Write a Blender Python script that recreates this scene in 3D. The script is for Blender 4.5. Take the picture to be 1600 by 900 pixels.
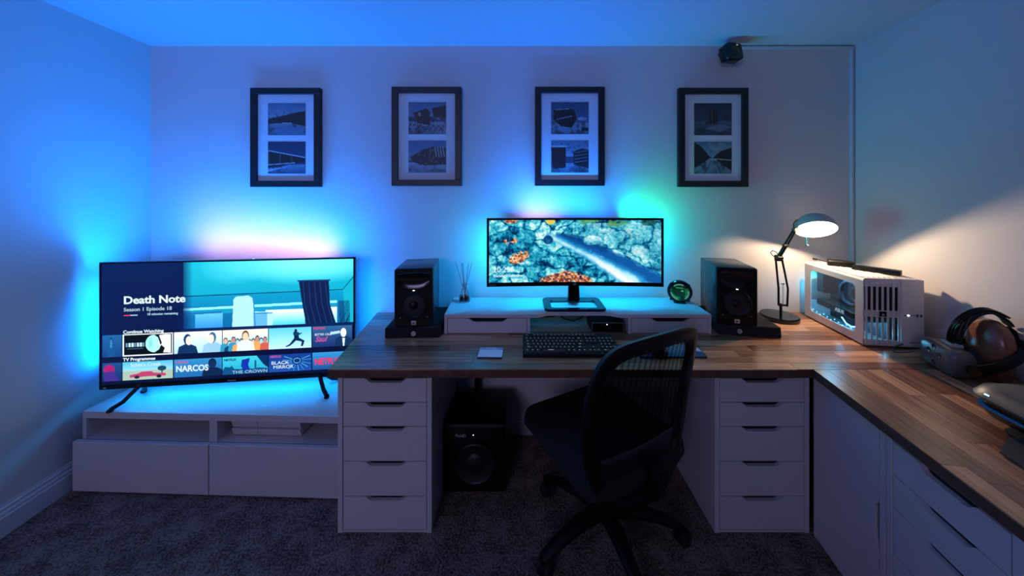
import bpy, bmesh, math, random
import numpy as np
from mathutils import Vector, Matrix, Euler

for o in list(bpy.data.objects):
    bpy.data.objects.remove(o, do_unlink=True)
S = bpy.context.scene
COL = S.collection
R = math.radians
rnd = random.Random(7)

# ------------------------------------------------------------------ camera
EYE = 1.506          # eye height; the camera stands at x = y = 0 and looks along +y
FPX = 522.0          # focal length in pixels of the 1600 px wide frame
cam_d = bpy.data.cameras.new('camera')
cam_d.sensor_width = 36.0
cam_d.lens = 36.0 * FPX / 1600.0
cam_d.shift_x = -15 / 1600.0
cam_d.shift_y = -150 / 1600.0
cam_d.clip_start = 0.02
cam = bpy.data.objects.new('camera', cam_d)
cam.location = (0, 0, EYE)
cam.rotation_euler = (R(90), 0, 0)
COL.objects.link(cam)
S.camera = cam

# ------------------------------------------------------------------ world, exposure
W = bpy.data.worlds.new('world')
S.world = W
W.use_nodes = True
WORLD_COL = (0.48, 0.46, 0.86, 1)
WORLD_STR = 8.8
W.node_tree.nodes['Background'].inputs[0].default_value = WORLD_COL
W.node_tree.nodes['Background'].inputs[1].default_value = WORLD_STR
S.view_settings.view_transform = 'Standard'
S.view_settings.look = 'None'
S.view_settings.exposure = 0.0
S.view_settings.gamma = 1.0
S.view_settings.use_curve_mapping = False
S.cycles.max_bounces = 8
S.cycles.diffuse_bounces = 5
S.cycles.transparent_max_bounces = 12
S.cycles.sample_clamp_indirect = 4.0
S.cycles.caustics_reflective = False
S.cycles.caustics_refractive = False
S.cycles.use_denoising = True

# light settings of the lamps in the room (colour, watts); built with their things below
TV_BLUE = (0.0, 0.20, 1.0)
MON_CYAN = (0.0, 0.62, 1.0)
LAMP_WARM = (1.0, 0.72, 0.47)

# ------------------------------------------------------------------ helpers
def lin(c):
    if isinstance(c, str):
        c = c.lstrip('#')
        c = [int(c[i:i + 2], 16) / 255 for i in (0, 2, 4)]
    return tuple((v / 12.92 if v <= 0.04045 else ((v + 0.055) / 1.055) ** 2.4) for v in c[:3])

def mat(name, col, rough=0.5, metal=0.0, emit=None, estr=0.0, noise=0.0, nscale=30.0, bump=0.0, bscale=200.0, spec=0.5, coat=0.0):
    m = bpy.data.materials.new(name)
    m.use_nodes = True
    nt = m.node_tree
    b = nt.nodes['Principled BSDF']
    c = lin(col) if isinstance(col, str) else tuple(col[:3])
    b.inputs['Base Color'].default_value = (*c, 1)
    b.inputs['Roughness'].default_value = rough
    b.inputs['Metallic'].default_value = metal
    b.inputs['Specular IOR Level'].default_value = spec
    b.inputs['Coat Weight'].default_value = coat
    if emit is not None:
        e = lin(emit) if isinstance(emit, str) else tuple(emit[:3])
        b.inputs['Emission Color'].default_value = (*e, 1)
        b.inputs['Emission Strength'].default_value = estr
    if noise or bump:
        tc = nt.nodes.new('ShaderNodeTexCoord')
    if noise:
        n = nt.nodes.new('ShaderNodeTexNoise')
        n.inputs['Scale'].default_value = nscale
        n.inputs['Detail'].default_value = 6
        nt.links.new(tc.outputs['Object'], n.inputs['Vector'])
        r = nt.nodes.new('ShaderNodeValToRGB')
        r.color_ramp.elements[0].position = 0.3
        r.color_ramp.elements[1].position = 0.7
        r.color_ramp.elements[0].color = (*[max(0, v * (1 - noise)) for v in c], 1)
        r.color_ramp.elements[1].color = (*[min(1, v * (1 + noise)) for v in c], 1)
        nt.links.new(n.outputs['Fac'], r.inputs['Fac'])
        nt.links.new(r.outputs['Color'], b.inputs['Base Color'])
    if bump:
        n2 = nt.nodes.new('ShaderNodeTexNoise')
        n2.inputs['Scale'].default_value = bscale
        n2.inputs['Detail'].default_value = 3
        nt.links.new(tc.outputs['Object'], n2.inputs['Vector'])
        bp = nt.nodes.new('ShaderNodeBump')
        bp.inputs['Strength'].default_value = bump
        bp.inputs['Distance'].default_value = 0.004
        nt.links.new(n2.outputs['Fac'], bp.inputs['Height'])
        nt.links.new(bp.outputs['Normal'], b.inputs['Normal'])
    return m

def mat_emit(name, col, s=1.0):
    m = bpy.data.materials.new(name)
    m.use_nodes = True
    nt = m.node_tree
    nt.nodes.clear()
    e = nt.nodes.new('ShaderNodeEmission')
    c = lin(col) if isinstance(col, str) else tuple(col[:3])
    e.inputs[0].default_value = (*c, 1)
    e.inputs[1].default_value = s
    o = nt.nodes.new('ShaderNodeOutputMaterial')
    nt.links.new(e.outputs[0], o.inputs[0])
    return m

class B:
    """collects shapes in one bmesh; build() links them as one mesh object"""
    def __init__(self):
        self.bm = bmesh.new()
        self.mi = 0
    def _v(self, pts):
        return [self.bm.verts.new(p) for p in pts]
    def _f(self, vs):
        try:
            f = self.bm.faces.new(vs)
            f.material_index = self.mi
            return f
        except ValueError:
            return None
    def box(self, x0, x1, y0, y1, z0, z1, bev=0.0, seg=2):
        v = self._v([(x, y, z) for x in (x0, x1) for y in (y0, y1) for z in (z0, z1)])
        fs = [self._f([v[i] for i in q]) for q in ((0, 1, 3, 2), (4, 6, 7, 5), (0, 4, 5, 1), (2, 3, 7, 6), (0, 2, 6, 4), (1, 5, 7, 3))]
        if bev > 0:
            es = {e for f in fs for e in f.edges}
            bmesh.ops.bevel(self.bm, geom=list(es), offset=bev, segments=seg, affect='EDGES', profile=0.5)
        return self
    def hexa(self, p, bev=0.0):
        """eight corners: bottom loop of 4 then top loop of 4"""
        v = self._v(p)
        fs = [self._f([v[i] for i in q]) for q in ((3, 2, 1, 0), (4, 5, 6, 7), (0, 1, 5, 4), (1, 2, 6, 5), (2, 3, 7, 6), (3, 0, 4, 7))]
        if bev > 0:
            es = {e for f in fs for e in f.edges}
            bmesh.ops.bevel(self.bm, geom=list(es), offset=bev, segments=1, affect='EDGES')
        return self
    def loft(self, rings, cap0=True, cap1=True, closed=True):
        rv = [self._v(r) for r in rings]
        n = len(rv[0])
        for a, b in zip(rv, rv[1:]):
            for i in range(n if closed else n - 1):
                j = (i + 1) % n
                self._f([a[i], a[j], b[j], b[i]])
        if cap0: self._f(list(reversed(rv[0])))
        if cap1: self._f(rv[-1])
        return self
    def cyl(self, p0, p1, r0, r1=None, n=20, cap=True):
        r1 = r0 if r1 is None else r1
        p0, p1 = Vector(p0), Vector(p1)
        d = (p1 - p0).normalized()
        u = d.orthogonal().normalized()
        w = d.cross(u)
        ring = lambda c, r: [c + u * (r * math.cos(2 * math.pi * i / n)) + w * (r * math.sin(2 * math.pi * i / n)) for i in range(n)]
        return self.loft([ring(p0, r0), ring(p1, r1)], cap, cap)
    def lathe(self, prof, c=(0, 0, 0), axis=(0, 0, 1), n=32, cap0=True, cap1=True):
        """profile of (radius, height) about an axis through c"""
        c, d = Vector(c), Vector(axis).normalized()
        u = d.orthogonal().normalized()
        w = d.cross(u)
        rings = [[c + d * h + u * (max(r, 1e-5) * math.cos(2 * math.pi * i / n)) + w * (max(r, 1e-5) * math.sin(2 * math.pi * i / n)) for i in range(n)] for r, h in prof]
        return self.loft(rings, cap0, cap1)
    def tube(self, pts, r, n=8, closed=False, flat=None):
        """swept tube; flat=(width, thick, up) gives an elliptic strap"""
        P = [Vector(p) for p in pts]
        rings = []
        prev = None
        m = len(P)
        for i, p in enumerate(P):
            if closed:
                t = P[(i + 1) % m] - P[i - 1]
            else:
                t = P[min(i + 1, m - 1)] - P[max(i - 1, 0)]
            t.normalize()
            if flat:
                u = Vector(flat[2]) - t * t.dot(Vector(flat[2]))
                u.normalize()
            else:
                u = (prev - t * t.dot(prev)).normalized() if prev is not None else t.orthogonal().normalized()
            prev = u
            w = t.cross(u)
            rr = r[i] if isinstance(r, (list, tuple)) else r
            a, b = (flat[1], flat[0]) if flat else (rr, rr)
            rings.append([p + u * (a * math.cos(2 * math.pi * k / n)) + w * (b * math.sin(2 * math.pi * k / n)) for k in range(n)])
        if closed:
            rings.append(rings[0])
            return self.loft(rings, False, False)
        return self.loft(rings)
    def prism(self, poly, d0, d1, plane='xz', bev=0.0):
        """polygon extruded along the missing axis"""
        def mk(a, b, d):
            return {'xz': (a, d, b), 'xy': (a, b, d), 'yz': (d, a, b)}[plane]
        v0 = self._v([mk(a, b, d0) for a, b in poly])
        v1 = self._v([mk(a, b, d1) for a, b in poly])
        n = len(poly)
        fs = [self._f(v0), self._f(list(reversed(v1)))]
        for i in range(n):
            j = (i + 1) % n
            fs.append(self._f([v0[j], v0[i], v1[i], v1[j]]))
        if bev > 0:
            es = [e for e in fs[0].edges] + [e for e in fs[1].edges]
            bmesh.ops.bevel(self.bm, geom=es, offset=bev, segments=2, affect='EDGES')
        return self
    def rrect(self, levels, n=6, cap0=True, cap1=True):
        """stack of rounded rectangles (z, x0, x1, y0, y1, radius)"""
        rings = []
        for z, x0, x1, y0, y1, r in levels:
            ring = []
            for cx, cy, a0 in ((x1 - r, y1 - r, 0), (x0 + r, y1 - r, 90), (x0 + r, y0 + r, 180), (x1 - r, y0 + r, 270)):
                for k in range(n + 1):
                    a = R(a0 + 90 * k / n)
                    ring.append((cx + r * math.cos(a), cy + r * math.sin(a), z))
            rings.append(ring)
        return self.loft(rings, cap0, cap1)
    def build(self, name, m, parent=None, smooth=35, loc=None, rot=None):
        bmesh.ops.recalc_face_normals(self.bm, faces=self.bm.faces[:])
        me = bpy.data.meshes.new(name)
        self.bm.to_mesh(me)
        self.bm.free()
        for x in (m if isinstance(m, (list, tuple)) else [m]):
            me.materials.append(x)
        if smooth:
            me.polygons.foreach_set('use_smooth', [True] * len(me.polygons))
            me.set_sharp_from_angle(angle=R(smooth))
        o = bpy.data.objects.new(name, me)
        COL.objects.link(o)
        if parent is not None: o.parent = parent
        if loc is not None: o.location = loc
        if rot is not None: o.rotation_euler = rot
        return o

def sm(pts, n=5):
    """Catmull-Rom points through pts"""
    P = [Vector(p) for p in pts]
    out = []
    for i in range(len(P) - 1):
        p0, p1, p2, p3 = P[max(i - 1, 0)], P[i], P[i + 1], P[min(i + 2, len(P) - 1)]
        for j in range(n):
            t = j / n
            out.append(0.5 * ((2 * p1) + (-p0 + p2) * t + (2 * p0 - 5 * p1 + 4 * p2 - p3) * t ** 2 + (-p0 + 3 * p1 - 3 * p2 + p3) * t ** 3))
    return out + [P[-1]]

def tag(o, label=None, cat=None, group=None, kind=None):
    if label: o['label'] = label
    if cat: o['category'] = cat
    if group: o['group'] = group
    if kind: o['kind'] = kind
    return o

def thing(name, label, cat, loc=(0, 0, 0), rotz=0.0, group=None):
    o = bpy.data.objects.new(name, None)
    o.empty_display_size = 0.05
    COL.objects.link(o)
    o.location = loc
    o.rotation_euler = (0, 0, rotz)
    return tag(o, label, cat, group)

def copy_tree(o, parent=None):
    c = o.copy()
    COL.objects.link(c)
    if parent is not None: c.parent = parent
    for ch in list(o.children):
        copy_tree(ch, c)
    return c

def lettering(s, size, m, parent, loc, rot=(R(90), 0, 0), align='LEFT', name='lettering', stretch=1.0, shear=0.0, bold=0.0, extrude=0.0003):
    cu = bpy.data.curves.new(name, 'FONT')
    cu.body = s
    cu.size = size
    cu.align_x = align
    cu.extrude = extrude
    cu.shear = shear
    cu.offset = bold
    cu.resolution_u = 3
    cu.materials.append(m)
    o = bpy.data.objects.new(name, cu)
    COL.objects.link(o)
    o.parent = parent
    o.location = loc
    o.rotation_euler = rot
    o.scale = (stretch, 1, 1)
    return o

def area_light(name, parent, loc, direction, sx, sy, col, watts, spread=180, along=(1, 0, 0)):
    l = bpy.data.lights.new(name, 'AREA')
    l.shape = 'RECTANGLE'
    l.size = sx
    l.size_y = sy
    l.color = col
    l.energy = watts
    l.spread = R(spread)
    o = bpy.data.objects.new(name, l)
    COL.objects.link(o)
    o.parent = parent
    z = -Vector(direction).normalized()
    x = Vector(along)
    x = (x - z * x.dot(z)).normalized()
    y = z.cross(x)
    m = Matrix((x, y, z)).transposed().to_4x4()
    m.translation = Vector(loc)
    o.matrix_local = m
    return o

def point_light(name, parent, loc, r, col, watts):
    l = bpy.data.lights.new(name, 'POINT')
    l.shadow_soft_size = r
    l.color = col
    l.energy = watts
    o = bpy.data.objects.new(name, l)
    COL.objects.link(o)
    o.parent = parent
    o.location = loc
    return o

# ------------------------------------------------------------------ drawing of flat pictures (screens, prints) as vertex colours
class Canvas:
    def __init__(self, w, h, col='#000000'):
        self.w, self.h = w, h
        self.a = np.zeros((h, w, 3))
        self.a[:] = self.c(col)
        self.U, self.V = np.meshgrid((np.arange(w) + 0.5) / w, (np.arange(h) + 0.5) / h)
    def c(self, col):
        if isinstance(col, str):
            col = col.lstrip('#')
            return np.array([int(col[i:i + 2], 16) / 255 for i in (0, 2, 4)])
        return np.array(col[:3], float)
    def put(self, mask, col, alpha=1.0):
        col = col if isinstance(col, np.ndarray) and col.ndim == 3 else np.broadcast_to(self.c(col), self.a.shape)
        m = (np.asarray(mask, float) * alpha)[..., None]
        self.a = self.a * (1 - m) + col * m
    def poly(self, pts, col, alpha=1.0):
        ins = np.zeros(self.U.shape, bool)
        n = len(pts)
        for i in range(n):
            x0, y0 = pts[i]
            x1, y1 = pts[(i + 1) % n]
            if y0 == y1: continue
            c = ((self.V < y0) != (self.V < y1)) & (self.U < (x1 - x0) * (self.V - y0) / (y1 - y0) + x0)
            ins ^= c
        self.put(ins, col, alpha)
        return ins
    def rect(self, x0, y0, x1, y1, col, alpha=1.0):
        m = (self.U >= x0) & (self.U < x1) & (self.V >= y0) & (self.V < y1)
        self.put(m, col, alpha)
        return m
    def ell(self, cx, cy, rx, ry, col, alpha=1.0, soft=0.0):
        d = ((self.U - cx) / rx) ** 2 + ((self.V - cy) / ry) ** 2
        m = np.clip((1 - d) / soft, 0, 1) if soft else (d < 1)
        self.put(m, col, alpha)
    def grad(self, x0, y0, x1, y1, ca, cb, vertical=True, alpha=1.0):
        t = np.clip((self.V - y0) / (y1 - y0) if vertical else (self.U - x0) / (x1 - x0), 0, 1)[..., None]
        m = (self.U >= x0) & (self.U < x1) & (self.V >= y0) & (self.V < y1)
        self.put(m, self.c(ca) * (1 - t) + self.c(cb) * t, alpha)
    def line(self, pts, wid, col, alpha=1.0):
        asp = self.w / self.h
        for (x0, y0), (x1, y1) in zip(pts, pts[1:]):
            ax, ay, bx, by = x0 * asp, y0, x1 * asp, y1
            dx, dy = bx - ax, by - ay
            L = dx * dx + dy * dy + 1e-12
            t = np.clip(((self.U * asp - ax) * dx + (self.V - ay) * dy) / L, 0, 1)
            dist = np.hypot(self.U * asp - ax - t * dx, self.V - ay - t * dy)
            self.put(np.clip((wid - dist) / (0.6 / self.h) + 0.5, 0, 1), col, alpha)

def vnoise(w, h, cells, seed, octv=4, asp=1.0):
    rs = np.random.RandomState(seed)
    out = np.zeros((h, w))
    amp, tot = 1.0, 0.0
    for k in range(octv):
        nx, ny = max(2, int(cells * asp * 2 ** k)), max(2, int(cells * 2 ** k))
        g = rs.rand(ny + 1, nx + 1)
        x = np.linspace(0, nx - 1e-6, w); y = np.linspace(0, ny - 1e-6, h)
        xi, yi = x.astype(int), y.astype(int)
        fx, fy = x - xi, y - yi
        fx, fy = fx * fx * (3 - 2 * fx), fy * fy * (3 - 2 * fy)
        a = g[np.ix_(yi, xi)] * (1 - fx) + g[np.ix_(yi, xi + 1)] * fx
        b = g[np.ix_(yi + 1, xi)] * (1 - fx) + g[np.ix_(yi + 1, xi + 1)] * fx
        out += amp * (a * (1 - fy[:, None]) + b * fy[:, None])
        tot += amp
        amp *= 0.55
    return out / tot

def picture_mat(name, emit=0.0, rough=0.4, base=True):
    m = bpy.data.materials.new(name)
    m.use_nodes = True
    nt = m.node_tree
    b = nt.nodes['Principled BSDF']
    at = nt.nodes.new('ShaderNodeAttribute')
    at.attribute_name = 'print'
    b.inputs['Roughness'].default_value = rough
    if emit:
        b.inputs['Base Color'].default_value = (0.004, 0.004, 0.005, 1)
        nt.links.new(at.outputs['Color'], b.inputs['Emission Color'])
        b.inputs['Emission Strength'].default_value = emit
    else:
        nt.links.new(at.outputs['Color'], b.inputs['Base Color'])
    return m

def picture(name, cv, wid, hei, m, parent, loc, curve=0.0, rot=None):
    """flat print or screen: a grid in the local xz plane (origin bottom centre) carrying its colours"""
    w, h = cv.w, cv.h
    xs = (np.arange(w) / (w - 1) - 0.5) * wid
    zs = (1 - np.arange(h) / (h - 1)) * hei
    X, Z = np.meshgrid(xs, zs)
    Y = -curve * (X / (wid / 2)) ** 2
    co = np.stack([X, Y, Z], -1).reshape(-1, 3)
    i = (np.arange(h - 1)[:, None] * w + np.arange(w - 1)[None, :]).reshape(-1)
    f = np.stack([i, i + w, i + w + 1, i + 1], -1)
    me = bpy.data.meshes.new(name)
    me.vertices.add(len(co)); me.vertices.foreach_set('co', co.ravel())
    me.loops.add(f.size); me.loops.foreach_set('vertex_index', f.ravel().astype(np.int32))
    me.polygons.add(len(f)); me.polygons.foreach_set('loop_start', (np.arange(len(f)) * 4).astype(np.int32))
    me.update(calc_edges=True)
    a = np.clip(cv.a, 0, 1)
    a = np.where(a <= 0.04045, a / 12.92, ((a + 0.055) / 1.055) ** 2.4)
    rgba = np.concatenate([a, np.ones((h, w, 1))], -1).reshape(-1)
    at = me.color_attributes.new('print', 'FLOAT_COLOR', 'POINT')
    at.data.foreach_set('color', rgba.astype(np.float32))
    me.materials.append(m)
    o = bpy.data.objects.new(name, me)
    COL.objects.link(o)
    o.parent = parent
    o.location = loc
    if rot: o.rotation_euler = rot
    return o

# ------------------------------------------------------------------ shared materials
M = {}
M['wall'] = mat('wall_paint', '#c9c5c3', 0.85, noise=0.02, nscale=3, bump=0.03, bscale=120)
M['ceiling'] = mat('ceiling_paint', '#cfcfd2', 0.9, bump=0.03, bscale=90)
M['trim'] = mat('gloss_trim', '#c6c8cc', 0.35)
M['white'] = mat('white_foil', '#c8c4c6', 0.42, noise=0.012, nscale=4)
M['white_side'] = mat('white_foil_side', '#c2bec0', 0.45)
M['inside_shade'] = mat('painted_recess_shade', '#55545a', 0.8)  # dark grey stands in for the shade inside drawers and grips
M['black'] = mat('black_plastic', '#09090b', 0.45, noise=0.1, nscale=60, spec=0.25)
M['black_satin'] = mat('black_vinyl', '#34343d', 0.22, bump=0.03, bscale=400, spec=0.55)
M['black_gloss'] = mat('black_gloss', '#08080a', 0.16)
M['black_fabric'] = mat('black_fabric', '#0c0c10', 0.95, noise=0.3, nscale=300, bump=0.4, bscale=500)
M['foam'] = mat('black_foam', '#16151a', 0.95, noise=0.25, nscale=200, bump=0.6, bscale=350)
M['rubber'] = mat('black_rubber', '#0b0b0c', 0.7)
M['grey_metal'] = mat('brushed_grey_metal', '#8c8a88', 0.35, 0.7, noise=0.05, nscale=80)
M['silver'] = mat('silver_metal', '#b9babd', 0.25, 0.9)
M['badge'] = mat('badge_metal', '#cfc7c0', 0.3, 0.3)
M['led_white'] = mat_emit('led_white', (0.8, 0.9, 1.0), 3.0)
M['led_blue'] = mat_emit('led_blue', (0.25, 0.6, 1.0), 4.0)
M['print_paper'] = picture_mat('printed_paper', 0, 0.5)
# ------------------------------------------------------------------ the room
YB = 2.09                      # back wall
YR = -2.2                      # the room goes on behind the camera and ends at a rear wall there
ZC = 2.419
def xl(y): return -2.318 + 0.06 * (YB - y)
def xr(y): return 2.074 - 0.13 * (YB - y)
UX, UY = -0.158, -0.987        # direction of the right-hand run of furniture, towards the camera
WING = math.atan2(UY, UX)

def struct(o): return tag(o, kind='structure')

mc = mat('carpet', '#3d3338', 1.0, spec=0.1)
nt = mc.node_tree
tc = nt.nodes.new('ShaderNodeTexCoord')
n1 = nt.nodes.new('ShaderNodeTexNoise'); n1.inputs['Scale'].default_value = 9; n1.inputs['Detail'].default_value = 8; n1.inputs['Roughness'].default_value = 0.7
n2 = nt.nodes.new('ShaderNodeTexNoise'); n2.inputs['Scale'].default_value = 110; n2.inputs['Detail'].default_value = 2
mx = nt.nodes.new('ShaderNodeMath'); mx.operation = 'ADD'
nt.links.new(tc.outputs['Object'], n1.inputs['Vector']); nt.links.new(tc.outputs['Object'], n2.inputs['Vector'])
nt.links.new(n1.outputs['Fac'], mx.inputs[0]); nt.links.new(n2.outputs['Fac'], mx.inputs[1])
rp = nt.nodes.new('ShaderNodeValToRGB')
rp.color_ramp.elements[0].position = 0.42; rp.color_ramp.elements[0].color = (0.060, 0.043, 0.038, 1)
rp.color_ramp.elements[1].position = 0.58; rp.color_ramp.elements[1].color = (0.24, 0.175, 0.155, 1)
hv = nt.nodes.new('ShaderNodeMath'); hv.operation = 'MULTIPLY'; hv.inputs[1].default_value = 0.5
nt.links.new(mx.outputs[0], hv.inputs[0]); nt.links.new(hv.outputs[0], rp.inputs['Fac'])
nt.links.new(rp.outputs['Color'], nt.nodes['Principled BSDF'].inputs['Base Color'])
bp = nt.nodes.new('ShaderNodeBump'); bp.inputs['Strength'].default_value = 0.9; bp.inputs['Distance'].default_value = 0.012
nt.links.new(hv.outputs[0], bp.inputs['Height']); nt.links.new(bp.outputs['Normal'], nt.nodes['Principled BSDF'].inputs['Normal'])

struct(B().box(-2.5, 2.3, YR, 2.25, -0.06, 0).build('floor', mc))
struct(B().box(-2.5, 2.3, YR, 2.25, ZC, ZC + 0.08).build('ceiling', M['ceiling']))
struct(B().box(-2.5, 2.3, YB, YB + 0.12, 0, ZC).build('wall_back', M['wall']))
struct(B().prism([(xl(YB), YB), (xl(YR), YR), (-2.5, YR), (-2.5, YB)], 0, ZC, 'xy').build('wall_left', M['wall'], smooth=0))
DX0, DX1 = -1.90, -0.70        # assumed high opening in the unseen rear wall, added to let in lilac fill
WZ0, WZ1 = 1.45, 2.36
rw = B()
for xa, xb, za, zb in ((-2.3, DX0, 0, ZC), (DX1, 2.3, 0, ZC), (DX0, DX1, WZ1, ZC), (DX0, DX1, 0, WZ0)): rw.box(xa, xb, YR - 0.1, YR, za, zb)
struct(rw.build('wall_rear', mat('rear_wall_low_bounce', '#2e3442', 0.85), smooth=0))  # unseen wall, coloured dark to hold down its bounce light
pl = area_light('fill_opening_portal', None, ((DX0 + DX1) / 2, YR - 0.05, (WZ0 + WZ1) / 2), (0, 1, 0), DX1 - DX0, WZ1 - WZ0, (1, 1, 1), 1)
pl.data.cycles.is_portal = True
struct(B().prism([(xr(YB), YB), (xr(YR), YR), (2.3, YR), (2.3, YB)], 0, ZC, 'xy').build('wall_right', M['wall']))
prof = [(0, 0), (0.020, 0), (0.020, 0.083), (0.0165, 0.088), (0.0165, 0.098), (0.011, 0.108), (0.011, 0.118), (0.006, 0.124), (0.0045, 0.132), (0, 0.132)]
struct(B().loft([[(xl(y) + a, y, z) for a, z in prof] for y in (YR, YB)]).build('baseboard_left', M['trim'], smooth=0))
struct(B().loft([[(x, YB - a, z) for a, z in prof] for x in (-2.318, 2.074)]).build('baseboard_back', M['trim'], smooth=0))
# cable trunking along the top of the back wall and down the corner
tr = B(); tr.box(1.36, 2.068, YB - 0.016, YB, ZC - 0.022, ZC - 0.006, 0.002)
struct(tr.build('trim_1', M['trim']))
tr = B(); tr.box(2.050, 2.066, YB - 0.016, YB, 0.76, ZC - 0.022, 0.002)
struct(tr.build('trim_2', M['trim']))

# ------------------------------------------------------------------ wooden worktops
mw = bpy.data.materials.new('walnut_staves'); mw.use_nodes = True
nt = mw.node_tree; pb = nt.nodes['Principled BSDF']
oi = nt.nodes.new('ShaderNodeObjectInfo'); tc = nt.nodes.new('ShaderNodeTexCoord')
ad = nt.nodes.new('ShaderNodeVectorMath'); ad.operation = 'ADD'
ml = nt.nodes.new('ShaderNodeVectorMath'); ml.operation = 'SCALE'; ml.inputs['Scale'].default_value = 40
cb = nt.nodes.new('ShaderNodeCombineXYZ')
for k in range(3): nt.links.new(oi.outputs['Random'], cb.inputs[k])
nt.links.new(cb.outputs[0], ml.inputs[0]); nt.links.new(tc.outputs['Object'], ad.inputs[0]); nt.links.new(ml.outputs[0], ad.inputs[1])
mp = nt.nodes.new('ShaderNodeMapping'); mp.inputs['Scale'].default_value = (2.2, 42, 42)
nt.links.new(ad.outputs[0], mp.inputs['Vector'])
gn = nt.nodes.new('ShaderNodeTexNoise'); gn.inputs['Scale'].default_value = 1.6; gn.inputs['Detail'].default_value = 7; gn.inputs['Distortion'].default_value = 0.9
nt.links.new(mp.outputs[0], gn.inputs['Vector'])
r1 = nt.nodes.new('ShaderNodeValToRGB')       # tone of each stave
r1.color_ramp.elements[0].color = (0.19, 0.075, 0.038, 1); r1.color_ramp.elements[1].color = (0.70, 0.36, 0.19, 1)
e = r1.color_ramp.elements.new(0.5); e.color = (0.50, 0.235, 0.12, 1)
nt.links.new(oi.outputs['Random'], r1.inputs['Fac'])
r2 = nt.nodes.new('ShaderNodeValToRGB')       # grain
r2.color_ramp.elements[0].position = 0.30; r2.color_ramp.elements[0].color = (0.48, 0.44, 0.42, 1)
r2.color_ramp.elements[1].position = 0.66; r2.color_ramp.elements[1].color = (1.12, 1.1, 1.08, 1)
nt.links.new(gn.outputs['Fac'], r2.inputs['Fac'])
mm = nt.nodes.new('ShaderNodeMix'); mm.data_type = 'RGBA'; mm.blend_type = 'MULTIPLY'; mm.inputs['Factor'].default_value = 1
nt.links.new(r1.outputs['Color'], mm.inputs['A']); nt.links.new(r2.outputs['Color'], mm.inputs['B'])
nt.links.new(mm.outputs['Result'], pb.inputs['Base Color'])
pb.inputs['Roughness'].default_value = 0.27
M['walnut'] = mw
M['walnut_shaded_edge'] = mat('walnut_shaded_edge', (0.10, 0.045, 0.028), 0.5, noise=0.35, nscale=25)  # darker than the staves: the edge's shadow is put into the colour

ZT = 0.755                     # top of the worktops
def staves(root, rows, y0, y1, xa, xb, lmin, lmax, seed):
    """rows of staves in the root's xy plane; xa(y), xb(y) are the two ends of the board"""
    rs = random.Random(seed)
    w = (y1 - y0) / rows
    for i in range(rows):
        ya, yb = y0 + i * w + 0.0003, y0 + (i + 1) * w - 0.0003
        a, b = xa((ya + yb) / 2), xb((ya + yb) / 2)
        cuts = [a]
        x = a + rs.uniform(0.25, 1) * lmax
        while x < b - lmin * 0.7:
            cuts.append(x)
            x += rs.uniform(lmin, lmax)
        cuts.append(b)
        for k in range(len(cuts) - 1):
            p = [[cuts[k] + 0.0003, cuts[k] + 0.0003], [cuts[k + 1] - 0.0003, cuts[k + 1] - 0.0003]]
            if k == 0: p[0] = [xa(ya), xa(yb)]
            if k == len(cuts) - 2: p[1] = [xb(ya), xb(yb)]
            cx, cy = (cuts[k] + cuts[k + 1]) / 2, (ya + yb) / 2
            zt = rs.uniform(-0.0003, 0.0)
            q = [(p[0][0] - cx, ya - cy), (p[1][0] - cx, ya - cy), (p[1][1] - cx, yb - cy), (p[0][1] - cx, yb - cy)]
            B().hexa([(*v, -0.005) for v in q] + [(*v, zt) for v in q], 0.0006).build('stave', M['walnut'], root, smooth=0, loc=(cx, cy, ZT))

YF = 1.414
wt = thing('desk_worktop', 'long walnut block worktop along the back wall, on the two drawer units', 'worktop', (0, 0, 0))
la = lambda y: -0.82 - (y - YF) / 0.67 * 0.08
lb = lambda y: xr(y) - 0.004
B().hexa([(la(YF), YF, 0.719), (lb(YF), YF, 0.719), (lb(2.085), 2.085, 0.719), (la(2.085), 2.085, 0.719),
          (la(YF), YF, 0.7502), (lb(YF), YF, 0.7502), (lb(2.085), 2.085, 0.7502), (la(2.085), 2.085, 0.7502)]).build('board', M['walnut_shaded_edge'], wt, smooth=0)
staves(wt, 12, YF, 2.085, la, lb, 0.45, 0.85, 11)
lg = B(); lg.cyl((-0.27, 2.02, 0.02), (-0.27, 2.02, 0.719), 0.014); lg.cyl((-0.27, 2.02, 0.0), (-0.27, 2.02, 0.02), 0.02); lg.box(-0.32, -0.22, 1.98, 2.06, 0.712, 0.719)
tag(lg.build('leg', M['black'], wt), 'thin black metal leg under the back edge')

ww = thing('return_worktop', 'shorter walnut block worktop running along the right wall under the printer', 'worktop', (1.235, YF, 0), WING)
wa = lambda y: -0.16 * y + 0.0008
wb = lambda y: 0.98
B().hexa([(wa(0), 0, 0.719), (wb(0), 0, 0.719), (wb(0), 0.74, 0.719), (wa(0.74), 0.74, 0.719),
          (wa(0), 0, 0.7502), (wb(0), 0, 0.7502), (wb(0), 0.74, 0.7502), (wa(0.74), 0.74, 0.7502)]).build('board', M['walnut_shaded_edge'], ww, smooth=0)
staves(ww, 13, 0.0, 0.74, wa, wb, 0.35, 0.7, 5)

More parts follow.
